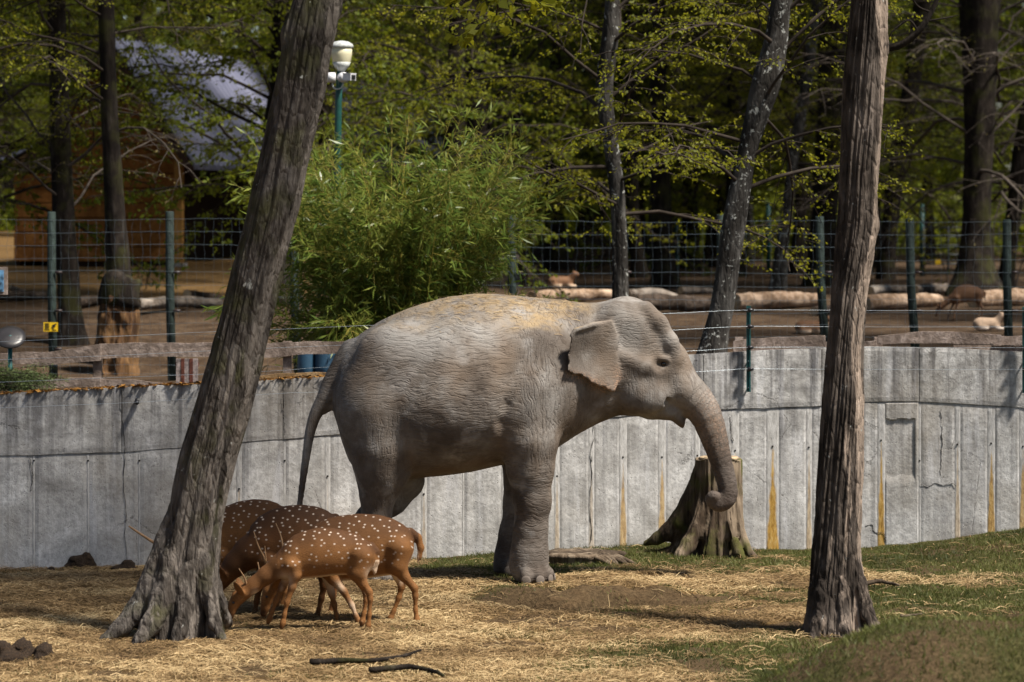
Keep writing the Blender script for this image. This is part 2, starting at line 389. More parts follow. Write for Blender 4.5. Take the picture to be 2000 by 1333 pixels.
# core
pxs = np.linspace(-1230, 3230, 150); mb = []
for p in pxs:
    y = float(wallY(p)); x = (p-1000)*y/F
    zt = float(wall_topz(p))-.012
    for (dy, z) in ((0, -.7), (0, zt), (.26, zt), (.26, -.7)): mb.append((x*(y+dy)/y, y+dy, z))
Fa = []
for i in range(len(pxs)-1):
    for k in range(4): Fa.append((i*4+k, i*4+(k+1) % 4, i*4+4+(k+1) % 4, i*4+4+k))
adopt(mesh_obj('core', mb, Fa, CONC, None, False), wall)
joints = [-320, -240, -140, -40, 66, 172, 272, 368, 467, 556, 640, 730, 828, 905, 985, 1088, 1155, 1217, 1293, 1362, 1436, 1509, 1580, 1650, 1721, 1796, 1870, 1936, 1998, 2065, 2130, 2200, 2300]
joints = list(range(-1220, -330, 100))+joints+list(range(2380, 3240, 80))
rust = {467: (955, .8), 640: (930, .2), 828: (965, .35), 985: (920, .3), 1088: (930, .45), 1155: (900, .3), 1217: (893, .85), 1293: (893, .85), 1362: (890, .5), 1436: (880, .9), 1509: (872, 1.3), 1580: (874, .6), 1650: (870, .6), 1721: (860, 1.1), 1870: (868, .5), 1936: (866, 1.0), 1998: (872, .9), 2065: (870, .8)}
random.seed(4)
def hole_depth(A, _, Z):
    py = YH+(H-Z)*F/wallY(A)
    e1 = 1.2*np.sin(A*.21)+1.0*np.sin(A*.13+1)
    body = sstep(1727, 1730, A)*sstep(1788, 1786, A)*sstep(818+e1, 822+e1, py)*sstep(948+e1*1.4, 900+e1*1.4, py)
    col = sstep(1764, 1768, A)*sstep(1784, 1780, A)*sstep(826, 829, py)*sstep(922, 918, py)
    return .035*body+.02*col*body
hw = 4
for i in range(len(joints)-1):
    a, b = joints[i]+hw*.5+1.2, joints[i+1]-hw*.5-1.2
    wd_ = lambda j: 22 if j == 1509 else (13.0 if rust.get(j, (0, 0))[1] > .8 else (9.0 if j in rust else hw*.5))
    a, b = joints[i]+wd_(joints[i])*.5+1.25, joints[i+1]-wd_(joints[i+1])*.5-1.25
    out = .012+random.uniform(-.002, .003)
    jz = lambda A: wall_jointz(A)-.012
    if joints[i] == 1721:
        wall_patch('panel', a, b, -.5, jz, out, 70, 150, CONC, depth=hole_depth)
    else:
        wall_patch('panel', a, b, -.5, jz, out, 14, 24, CONC)
for j in joints[1:-1]:
    wide = 22 if j == 1509 else (13.0 if rust.get(j, (0, 0))[1] > .8 else (9.0 if j in rust else hw*.5))
    pa, pb = j-wide*.5-1, j+wide*.5+1
    r = rust.get(j, (900, 0.0)); az = H-(r[0]-YH)*float(wallY(j))/F
    wall_patch('seam_strip', pa, pb, -.5, lambda A: wall_jointz(A)-.012, .0105, 9, 40, SEAM, bev=.003, extra=(az, r[1]))
    hb = MB(); cy = float(wallY(j))-.014; hx = (j-1000)*cy/F
    hb.tube([(hx, cy-.002, az), (hx, cy+.01, az)], [.009, .009], 8)
    hb.obj('tie_hole', plain('tie_hole', (.015, .012, .01), .9), wall)
tops = [-1230, -930, -630, -330, -90, 238, 553, 870, 1150, 1374, 1605, 1795, 2080, 2330, 2630, 2930, 3230]
for a, b in zip(tops[:-1], tops[1:]):
    wall_patch('upper_panel', a+.8, b-.8, lambda A: wall_jointz(A), lambda A: wall_topz(A), .020+random.uniform(-.003, .004), max(20, int((b-a)/6)), 14, CONC, ragged=-.018)
for (pa, pb) in ((-330, 660),):     # orange lichen and litter lying along the top edge
    mb = MB(); rg = np.random.default_rng(3)
    for k in range(900):
        p = rg.uniform(pa, pb); y = float(wallY(p))+rg.uniform(-.05, .12); r = rg.uniform(.006, .02)*(1.5 if rg.random() < .1 else 1)
        c = np.array([(p-1000)*y/F, y, float(wall_topz(p))+r*.2])
        q = rg.normal(size=(5, 3))*r*np.array([1.4, 1.2, .5])
        mb.add(c+q, [(0, 1, 2), (0, 2, 3), (0, 3, 4), (1, 4, 2), (0, 4, 1)], rg.random())
    o = mb.obj('wall_top_litter', foliage_mat('lichen', (.05, .03, .012), (.20, .09, .02), (.38, .18, .03), .05), None, False, 'tint')
    tag(o, 'orange lichen and leaf litter along the top of the wall', 'litter', kind='stuff')

CRK = plain('crack_dark', (.035, .03, .026), .95)
rg_ = random.Random(6)
for pts in ([(238, 760), (240, 830), (244, 880), (241, 940), (246, 1000), (244, 1050), (250, 1100)], [(1158, 815), (1161, 850), (1154, 885), (1156, 930), (1152, 980), (1155, 1040), (1153, 1062)], [(58, 895), (64, 930), (60, 960)], [(1798, 945), (1812, 952), (1826, 944), (1840, 948), (1860, 945), (1868, 950)], [(1690, 1028), (1704, 1026), (1708, 1040), (1726, 1042), (1730, 1058)],
            [(1427, 815), (1429, 850), (1433, 862)], [(553, 770), (556, 850)], [(1838, 800), (1840, 860), (1836, 930)]):
    mb = MB(); q = smooth_pts([(a, b, 0) for a, b in pts], 30)
    v = [((a+rg_.uniform(-1.2, 1.2)-1000)*(float(wallY(a))-.017)/F, float(wallY(a))-(.034 if b < 800 else .0165), H-(b-YH)*(float(wallY(a))-.017)/F) for a, b, _ in q]
    mb.tube(v, [rg_.uniform(.0012, .004) for _ in v], 5); mb.obj('crack', CRK, wall)
# ------------------------------------------------------------------ signed-distance modelling
class Field:
    def __init__(s, lo, hi, h):
        s.lo = np.array(lo, float); s.h = h; s.n = np.ceil((np.array(hi)-s.lo)/h).astype(int)+1
        s.D = np.full(s.n, 1.0, np.float32)
        s.ax = [s.lo[i]+np.arange(s.n[i])*h for i in range(3)]
    def sub(s, lo, hi):
        a = np.clip(((np.array(lo)-s.lo)/s.h).astype(int)-1, 0, s.n-1); b = np.clip(((np.array(hi)-s.lo)/s.h).astype(int)+3, 1, s.n)
        sl = tuple(slice(a[i], max(b[i], a[i]+1)) for i in range(3))
        g = np.meshgrid(*[s.ax[i][sl[i]] for i in range(3)], indexing='ij'); return sl, g
    def add(s, fn, lo, hi, k=.05):
        m = k+.06; sl, g = s.sub(np.array(lo)-m, np.array(hi)+m); d = fn(*g).astype(np.float32); a = s.D[sl]
        if k <= 0: s.D[sl] = np.minimum(a, d); return
        hh = np.maximum(k-np.abs(a-d), 0)/k; s.D[sl] = np.minimum(a, d)-hh*hh*k*.25
    def cut(s, fn, lo, hi, k=.02):
        m = k+.03; sl, g = s.sub(np.array(lo)-m, np.array(hi)+m); d = -fn(*g).astype(np.float32); a = s.D[sl]
        hh = np.maximum(k-np.abs(a-d), 0)/k; s.D[sl] = np.maximum(a, d)+hh*hh*k*.25
    def ell(s, c, r, k=.05, rot=None, cut=False):
        c = np.array(c, float); r = np.array(r, float); M = np.array(rot.to_3x3()) if rot is not None else None
        R_ = r.max() if M is not None else r
        def fn(x, y, z):
            p = np.stack([x-c[0], y-c[1], z-c[2]], -1)
            if M is not None: p = p @ M
            k0 = np.linalg.norm(p/r, axis=-1); k1 = np.linalg.norm(p/(r*r), axis=-1)+1e-9
            return k0*(k0-1)/k1
        (s.cut if cut else s.add)(fn, c-R_, c+R_, k)
    def cone(s, a, b, ra, rb, k=.05, sy=1.0, cut=False):
        a = np.array(a, float); b = np.array(b, float); ba = b-a; L2 = ba @ ba+1e-12; rm = max(ra, rb)
        def fn(x, y, z):
            px, py, pz = x-a[0], (y-a[1]), z-a[2]
            t = np.clip((px*ba[0]+py*ba[1]+pz*ba[2])/L2, 0, 1)
            return np.sqrt((px-t*ba[0])**2+((py-t*ba[1])/sy)**2+(pz-t*ba[2])**2)-(ra+t*(rb-ra))
        (s.cut if cut else s.add)(fn, np.minimum(a, b)-rm*max(1, sy), np.maximum(a, b)+rm*max(1, sy), k)
    def chain(s, pts, k=.04, sy=1.0, cut=False):
        for p, q in zip(pts[:-1], pts[1:]): s.cone(p[:3], q[:3], p[3], q[3], k, sy, cut)
    def mesh(s):
        D = s.D; n = D.shape; S = D < 0
        C = [(0, 0, 0), (1, 0, 0), (0, 1, 0), (1, 1, 0), (0, 0, 1), (1, 0, 1), (0, 1, 1), (1, 1, 1)]
        def corner(A, c): return A[c[0]:n[0]-1+c[0], c[1]:n[1]-1+c[1], c[2]:n[2]-1+c[2]]
        cnt = sum(corner(S, c).astype(np.int8) for c in C); act = (cnt > 0) & (cnt < 8)
        I = np.argwhere(act); idx = np.full(act.shape, -1, np.int64); idx[act] = np.arange(len(I))
        d = [D[I[:, 0]+c[0], I[:, 1]+c[1], I[:, 2]+c[2]] for c in C]
        acc = np.zeros((len(I), 3)); num = np.zeros(len(I))
        for i in range(8):
            for j in range(i+1, 8):
                df = np.abs(np.array(C[i])-np.array(C[j]))
                if df.sum() != 1: continue
                x = (d[i] < 0) != (d[j] < 0); t = np.where(x, d[i]/np.where(x, d[i]-d[j], 1), 0)[:, None]
                acc += np.where(x[:, None], np.array(C[i])+t*(np.array(C[j])-np.array(C[i])), 0); num += x
        V = s.lo+(I+acc/num[:, None])*s.h
        Fs = []
        for ax in range(3):
            u, v = (ax+1) % 3, (ax+2) % 3
            a = S; sl0 = [slice(None)]*3; sl1 = [slice(None)]*3; sl0[ax] = slice(0, -1); sl1[ax] = slice(1, None)
            sl0[u] = sl1[u] = slice(1, -1); sl0[v] = sl1[v] = slice(1, -1)
            A, B = S[tuple(sl0)], S[tuple(sl1)]
            E = np.argwhere(A != B); fl = A[tuple(E.T)]
            E[:, u] += 1; E[:, v] += 1
            q = []
            for (du, dv) in ((0, 0), (-1, 0), (-1, -1), (0, -1)):
                e = E.copy(); e[:, u] += du; e[:, v] += dv; q.append(idx[tuple(e.T)])
            q = np.stack(q, -1); q[~fl] = q[~fl][:, ::-1]; Fs.append(q)
        return V, np.concatenate(Fs)
def relax(V, Fa, it=2, lam=.5):
    for _ in range(it):
        acc = np.zeros_like(V); num = np.zeros(len(V))
        for a, b in ((0, 1), (1, 2), (2, 3), (3, 0)):
            np.add.at(acc, Fa[:, a], V[Fa[:, b]]); np.add.at(acc, Fa[:, b], V[Fa[:, a]])
            np.add.at(num, Fa[:, a], 1); np.add.at(num, Fa[:, b], 1)
        V = V+lam*(acc/num[:, None]-V)
    return V
def loft_fn(tab, yc=0.0, nt=1.9, nb=2.2):
    """tab rows: x, ztop, zbottom, half width, height of widest point 0..1"""
    T = np.array(tab, float); T = T[np.argsort(T[:, 0])]
    xs = np.linspace(T[0, 0], T[-1, 0], 400)
    from_ = [np.interp(xs, T[:, 0], T[:, i]) for i in range(1, 5)]
    ker = np.hanning(25); ker /= ker.sum()
    sm_ = [np.convolve(np.pad(a, 12, mode='edge'), ker, 'valid') for a in from_]
    def fn(x, y, z):
        zt, zb, w, f = [np.interp(x, xs, a) for a in sm_]
        c = zb+(zt-zb)*f; up = z > c; h = np.where(up, zt-c, c-zb); n = np.where(up, nt, nb)
        u = np.abs((y-yc)/w)+1e-6; v = np.abs((z-c)/h)+1e-6
        q = (u**n+v**n)**(1/n)
        d = (q-1)*np.minimum(w, h)*.8
        ex = np.maximum(xs[0]-x, x-xs[-1]); return np.where(ex > 0, np.maximum(d, ex), d)
    return fn, (xs[0], xs[-1])

# ------------------------------------------------------------------ trees
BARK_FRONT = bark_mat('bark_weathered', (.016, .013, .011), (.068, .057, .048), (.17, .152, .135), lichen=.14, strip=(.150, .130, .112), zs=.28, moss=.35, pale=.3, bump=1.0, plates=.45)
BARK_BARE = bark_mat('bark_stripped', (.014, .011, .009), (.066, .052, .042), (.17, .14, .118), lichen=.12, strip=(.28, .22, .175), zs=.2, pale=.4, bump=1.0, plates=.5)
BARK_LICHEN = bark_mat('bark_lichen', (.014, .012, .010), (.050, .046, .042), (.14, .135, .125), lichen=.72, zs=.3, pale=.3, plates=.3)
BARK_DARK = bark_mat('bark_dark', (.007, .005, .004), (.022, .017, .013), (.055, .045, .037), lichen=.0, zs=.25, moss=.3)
TWIG = plain('twig_bark', (.04, .032, .026), .95, .1, var=.4, scale=6)
TWIG_PALE = plain('twig_bark_pale', (.075, .062, .052), .95, .1, var=.4, scale=6)
LEAF = foliage_mat('spring_leaves', (.085, .105, .005), (.16, .175, .008), (.26, .245, .014), .5)
LEAF_DEEP = foliage_mat('woodland_leaves', (.045, .075, .005), (.10, .13, .008), (.185, .20, .013), .5)
LEAF_BUD = foliage_mat('budding_leaves', (.10, .07, .03), (.15, .12, .03), (.17, .17, .04), .35)

def trunk_mesh(name, rows, Y, mat, parent, n=48, rings=120, flute=.10, freq=2.2, rough=.05, roots=(), rooth=.28, zbase=None, seed=0, spiral=.0, cap=False, knots=(), strips=()):
    """rows: (photo row, left edge, right edge) at distance Y; roots: (angle, reach, width)"""
    c = np.array([[(PX(a, Y)+PX(b, Y))/2, PZ(y, Y), abs(PX(b, Y)-PX(a, Y))/2] for y, a, b in rows])
    c = smooth_pts(c, rings)
    if zbase is not None:
        c = c[np.argsort(-c[:, 1])]
    zb = c[:, 1].min()
    th = np.arange(n)*2*PI/n
    TH, I = np.meshgrid(th, np.arange(rings)); Zc = c[I, 1]; r0 = c[I, 2]; hgt = Zc-zb
    ct, st = np.cos(TH+spiral*hgt), np.sin(TH+spiral*hgt)
    rid = np.abs(fbm(ct*freq+seed, st*freq, Zc*.55, 4, seed)-.5)*2
    mid_ = 1-np.abs(fbm(ct*freq*2.3+seed, st*freq*2.3, Zc*.85, 3, seed+3)-.5)*4
    fl = fbm(ct*freq*.7+seed, st*freq*.7, Zc*.28, 3, seed+7)
    fine = np.abs(fbm(ct*freq*4+seed, st*freq*4, Zc*1.6, 3, seed+9)-.5)*2
    r = r0*(1+flute*1.6*(fl-.5)*2-flute*.9*(1-rid)**3*1.2-rough*(1-fine)**2+rough*.6-rough*1.25*np.clip(mid_, 0, 1)**1.6)
    for (a, reach, w) in roots:
        d = np.angle(np.exp(1j*(TH-a)))
        r = r+reach*np.exp(-(hgt/rooth)**1.1)*np.exp(-(d/w)**2)
    for (kz, ka, kr, ks) in knots:
        d = np.angle(np.exp(1j*(TH-ka)))
        r = r+kr*np.exp(-((Zc-kz)/ks)**2-(d/(ks/.2))**2)
    V = np.stack([c[I, 0]+r*np.cos(TH), Y+r*np.sin(TH)*.95, Zc+.0*r], -1)
    Fa = [tuple(f) for f in grid_faces(rings, n, True)]
    if cap: Fa.append(tuple(range(n)) if c[0, 1] > c[-1, 1] else tuple((rings-1)*n+k for k in range(n)))
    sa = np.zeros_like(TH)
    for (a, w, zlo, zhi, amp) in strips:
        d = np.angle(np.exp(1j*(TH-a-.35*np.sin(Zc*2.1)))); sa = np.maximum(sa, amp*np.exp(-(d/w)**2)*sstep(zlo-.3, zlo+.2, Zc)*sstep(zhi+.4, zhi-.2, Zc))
    o = mesh_obj(name, V.reshape(-1, 3), Fa, mat, attrs={'strip': sa.ravel()}); adopt(o, parent); return o

def leaf_mesh(name, Pn, D, size, aspect, tint, mat, rng, bend=.25):
    """one bent rhombus per leaf"""
    Pn = np.asarray(Pn); D = np.asarray(D); n = len(Pn)
    D = D/(np.linalg.norm(D, axis=1)[:, None]+1e-9)
    rv = rng.normal(size=(n, 3)); S = np.cross(D, rv); S /= np.linalg.norm(S, axis=1)[:, None]+1e-9
    N = np.cross(S, D); L = np.broadcast_to(size, (n,))[:, None]; Wd = L*aspect
    V = np.stack([Pn, Pn+D*L*.5+S*Wd*.5-N*L*.04, Pn+D*L-N*L*bend, Pn+D*L*.5-S*Wd*.5-N*L*.04], 1).reshape(-1, 3)
    Fa = np.arange(4*n).reshape(-1, 4)
    return mesh_obj(name, V, Fa, mat, smooth=False, attrs={'tint': np.repeat(tint, 4)})

def walk(rng, p, az, el, L, n, droop, wig):
    pts = [np.array(p, float)]; d = L/n
    for i in range(n):
        az += rng.normal()*wig; el += -droop/n+rng.normal()*wig*.6
        pts.append(pts[-1]+d*np.array([math.cos(az)*math.cos(el), math.sin(az)*math.cos(el), math.sin(el)]))
    return np.array(pts), az, el

def make_crown(seed, z0, z1, Lmax, nl, leafL, dens=1.0, top=None, rt=.16, low_bias=1.25, azr=(0, 2*PI), droop=.55, twig_step=.26, axis=None):
    """limbs, twigs and leaf points round a vertical stem at the origin"""
    rng = np.random.default_rng(seed); mb = MB(); LP, LD = [], []
    for i in range(nl):
        f = ((i+rng.random()*.8)/nl)**low_bias; z = z0+(z1-z0)*f
        L = Lmax*(1-.62*f)*rng.uniform(.6, 1.08); az = azr[0]+(azr[1]-azr[0])*((i*.618034+rng.random()*.12) % 1.0)
        el = rng.uniform(.15, .8)+.45*f
        n = max(6, int(L/.45)); pts, _, _ = walk(rng, (*(axis(z) if axis else (0, 0)), z), az, el, L, n, (droop+.25)*rng.uniform(.5, 1.6), .25)
        rb = (.010+.0055*L)*(1 if f < .8 else .8)
        mb.tube(pts, np.linspace(rb, .006, len(pts)), 5, False)
        side = 1; s = .22*L
        seg = L/n
        while s < L:
            k = min(int(s/seg), n-1); ff = s/seg-k; p = pts[k]*(1-ff)+pts[k+1]*ff; d = pts[k+1]-pts[k]
            a0 = math.atan2(d[1], d[0])+side*rng.uniform(.55, 1.05); side = -side
            tl = (.35+.36*(L-s)*rng.uniform(.5, 1.1)); tl = min(tl, 1.7)
            tp, _, _ = walk(rng, p, a0, math.asin(np.clip(d[2]/(np.linalg.norm(d)+1e-9), -1, 1))*.6+rng.normal()*.2, tl, 5, .5, .16)
            mb.tube(tp, np.linspace(.008, .0035, 6), 3, False)
            q = .1; s2 = 1
            while q < tl:
                k2 = min(int(q/(tl/5)), 4); f2 = q/(tl/5)-k2; pp = tp[k2]*(1-f2)+tp[k2+1]*f2; dd = tp[k2+1]-tp[k2]
                aa = math.atan2(dd[1], dd[0])+s2*rng.uniform(.5, 1.0); s2 = -s2
                sl_ = rng.uniform(.12, .42); e = rng.normal()*.3-.12
                v = np.array([math.cos(aa)*math.cos(e), math.sin(aa)*math.cos(e), math.sin(e)])
                mb.tube([pp, pp+v*sl_], [.0035, .002], 3, False)
                m = rng.poisson(sl_*22*dens)
                if m:
                    t = rng.random(m)[:, None]; base = pp+v*sl_*t+rng.normal(size=(m, 3))*.02
                    LP.append(base); LD.append(v*.8+rng.normal(size=(m, 3))*.55+np.array([0, 0, -.45]))
                q += rng.uniform(.11, .2)
            s += twig_step*rng.uniform(.7, 1.3)
    LP = np.concatenate(LP); LD = np.concatenate(LD)
    sz = leafL*rng.uniform(.6, 1.25, len(LP))
    # tint follows the clump (young outer leaves are yellower), plus leaf to leaf scatter
    tint = np.clip(.5+(fbm(LP[:, 0]*.7, LP[:, 1]*.7, LP[:, 2]*.7, 3, seed)-.5)*1.6+rng.normal(size=len(LP))*.16, 0, 1)
    return mb, LP, LD, sz, tint, rng
def crown_proto(name, seed, leafmat, *a, twig=None, **k):
    mb, LP, LD, sz, tint, rng = make_crown(seed, *a, **k)
    b = mb.obj('branches', twig or TWIG); f = leaf_mesh('foliage', LP, LD, sz, .62, tint, leafmat, rng)
    return b.data, f.data, b, f
PROTO = {}
def proto(key, *a, **k):
    bm_, fm_, b, f = crown_proto(key, *a, **k); PROTO[key] = (bm_, fm_)
    bpy.data.objects.remove(b); bpy.data.objects.remove(f)
#                 seed mat      z0   z1  Lmax nl leaf dens
proto('spring', 11, LEAF, 1.6, 9.5, 3.6, 30, .050, 1.9)
proto('spring2', 12, LEAF, 2.4, 11, 4.2, 32, .052, 1.8)
proto('deep', 13, LEAF_DEEP, 1.2, 11, 4.6, 40, .075, 1.6)
proto('deep2', 14, LEAF_DEEP, 2.0, 13, 5.0, 40, .075, 1.6)
proto('bare', 15, LEAF_BUD, 1.6, 9, 4.2, 30, .040, .16, twig=TWIG_PALE, droop=.3)
proto('shade', 17, LEAF, 6.2, 12.5, 6.0, 36, .11, 1.8, azr=(1.15, 2.5))  # one-sided crown above the frame, shaped to shade the left of the wall
proto('shade_left', 19, LEAF, 7.0, 12.5, 4.4, 26, .09, 1.4, azr=(2.6, 4.2))  # unseen crown with limbs only leftward, shaped to shade the left foreground
proto('canopy', 18, LEAF_DEEP, 8.5, 17, 6.0, 40, .16, .75, twig_step=.34)  # upper crowns out of view, added to darken the wood below

def add_crown(root, key, loc, rz, sc=1.0, tilt=(0, 0), szz=None):
    for nm, me in zip(('branches', 'foliage'), PROTO[key]):
        o = bpy.data.objects.new(nm, me); COL.objects.link(o); o.parent = root
        o.location = Vector(loc)-root.location; o.rotation_euler = (tilt[0], tilt[1], rz); o.scale = (sc, sc, szz or sc)

# --- the two big foreground trunks (in the pit)
t1 = empty('leaning_tree', (PX(345, 24.1), 24.1, .0)); tag(t1, 'thick weathered tree trunk leaning over the grazing deer, with spreading roots', 'tree')
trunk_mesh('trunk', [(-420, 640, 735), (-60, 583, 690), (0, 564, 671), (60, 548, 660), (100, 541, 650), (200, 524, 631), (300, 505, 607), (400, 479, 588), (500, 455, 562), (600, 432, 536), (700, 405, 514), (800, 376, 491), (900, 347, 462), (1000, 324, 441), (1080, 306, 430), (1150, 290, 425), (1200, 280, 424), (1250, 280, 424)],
           24.1, BARK_FRONT, t1, n=190, rings=420, flute=.13, freq=1.9, rough=.065, roots=[(PI*1.06, .10, .22), (PI*1.32, .06, .2), (PI*1.6, .05, .2), (-.42, .05, .2), (.6, .1, .3), (PI*.7, .12, .3)], rooth=.3, seed=5, spiral=.12, strips=[(-.35, .55, 0, 8, .75), (-1.3, .5, -.2, 2.2, .62), (-2.2, .4, -.2, 1.4, .5)],  # paler bands down the right edge and low on the front
           knots=[(PZ(60, 24.1), 3.0, .035, .10), (PZ(20, 24.1), 0.3, .03, .1)])
def root_part(parent, Y, chains, bark, seed, cuts=()):
    allp = [c for ch in chains for c in ch]; xs = [PX(c[0], Y) for c in allp]; zs = [PZ(c[1], Y) for c in allp]; ys = [c[2] for c in allp]
    f = Field((min(xs)-.12, min(ys)-.12, min(zs)-.08), (max(xs)+.12, max(ys)+.12, max(zs)+.14), .011)
    for ch in chains: f.chain([(PX(c[0], Y), c[2], PZ(c[1], Y), c[3]) for c in ch], .035)
    for ch in cuts: f.chain([(PX(c[0], Y), c[2], PZ(c[1], Y), c[3]) for c in ch], .03, cut=True)
    V, Fa = f.mesh(); V = relax(V, Fa, 1)
    V = V+(fbm(V[:, 0]*14+seed, V[:, 1]*14, V[:, 2]*5, 4, seed)[:, None]-.5)*.04*np.array([1, 1, .5])+(fbm(V[:, 0]*40, V[:, 1]*40, V[:, 2]*12, 3, seed+1)[:, None]-.5)*.018
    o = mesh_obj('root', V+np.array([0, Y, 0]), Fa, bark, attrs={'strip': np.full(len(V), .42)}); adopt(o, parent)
root_part(t1, 24.1, [[(352, 960, .02, .05), (326, 1060, -.01, .085), (300, 1140, -.05, .10), (270, 1192, -.10, .085), (240, 1222, -.16, .065), (214, 1243, -.22, .042), (196, 1256, -.27, .012)],
   [(362, 980, -.04, .05), (340, 1090, -.11, .08), (322, 1165, -.17, .09), (304, 1210, -.26, .075), (284, 1240, -.34, .045), (268, 1256, -.38, .015)],
   [(378, 1000, -.05, .05), (370, 1110, -.13, .075), (364, 1185, -.18, .07), (358, 1228, -.26, .05), (350, 1255, -.33, .02)],
   [(390, 980, -.03, .05), (398, 1090, -.09, .075), (410, 1165, -.14, .07), (424, 1210, -.20, .052), (440, 1238, -.27, .03), (452, 1254, -.30, .01)],
   [(400, 1060, .06, .06), (420, 1190, .2, .07), (436, 1225, .3, .05)], [(320, 1080, .06, .07), (285, 1190, .2, .09), (262, 1225, .32, .05)]], BARK_FRONT, 3)
add_crown(t1, 'shade', (PX(640, 24.1)+.25, 24.1, 0), 0, 1.0, (0, .06))
t2 = empty('bare_tree', (PX(1635, 24.4), 24.4, .0)); tag(t2, 'tall upright tree trunk with stripped furrowed bark right of the tree stump', 'tree')
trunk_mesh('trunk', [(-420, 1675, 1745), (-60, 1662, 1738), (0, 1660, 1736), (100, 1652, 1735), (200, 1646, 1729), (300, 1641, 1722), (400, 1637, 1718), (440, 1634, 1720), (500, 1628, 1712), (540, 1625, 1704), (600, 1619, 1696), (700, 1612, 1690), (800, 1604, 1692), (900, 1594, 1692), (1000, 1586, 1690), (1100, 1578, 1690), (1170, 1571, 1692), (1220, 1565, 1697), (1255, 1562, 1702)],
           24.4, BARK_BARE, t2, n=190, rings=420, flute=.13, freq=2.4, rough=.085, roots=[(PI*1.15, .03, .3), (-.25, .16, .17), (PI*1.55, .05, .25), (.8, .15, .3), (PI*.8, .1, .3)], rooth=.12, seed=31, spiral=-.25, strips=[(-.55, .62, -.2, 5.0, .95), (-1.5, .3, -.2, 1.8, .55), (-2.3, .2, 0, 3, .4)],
           knots=[(PZ(445, 24.4), -.25, .018, .06), (PZ(95, 24.4), 0, .03, .06)])
root_part(t2, 24.4, [[(1655, 1040, -.03, .05), (1672, 1140, -.05, .07), (1690, 1198, -.10, .06), (1706, 1222, -.15, .042), (1728, 1242, -.2, .014)], [(1622, 1060, -.06, .05), (1604, 1160, -.12, .065), (1594, 1212, -.18, .055), (1580, 1248, -.24, .02)], [(1640, 1060, -.07, .05), (1642, 1170, -.14, .055), (1646, 1220, -.19, .045), (1650, 1250, -.24, .015)], [(1620, 1100, .08, .06), (1590, 1230, .25, .05)]], BARK_BARE, 9)
br = MB()
for pts, r in (([P(1722, 95, 24.4), P(1760, 88, 24.35), P(1795, 60, 24.3), P(1818, 25, 24.3), P(1835, -15, 24.3), P(1850, -80, 24.3)], (.032, .012)),
               ([P(1793, 62, 24.3), P(1775, 40, 24.3), P(1745, 60, 24.3), P(1738, 72, 24.3)], (.010, .004)), ([P(1818, 25, 24.3), P(1790, 10, 24.3), P(1770, -30, 24.2)], (.01, .004)),
               ([P(1808, 42, 24.3), P(1850, 35, 24.3), P(1872, 30, 24.3)], (.008, .003))):
    q = smooth_pts([tuple(v) for v in pts], 14); br.tube(q, np.linspace(r[0], r[1], 14), 8)
br.obj('limb', BARK_DARK, t2)
add_crown(t2, 'shade_left', (PX(1690, 24.4), 24.4, -.3), 0, 1.02, (0, .03))

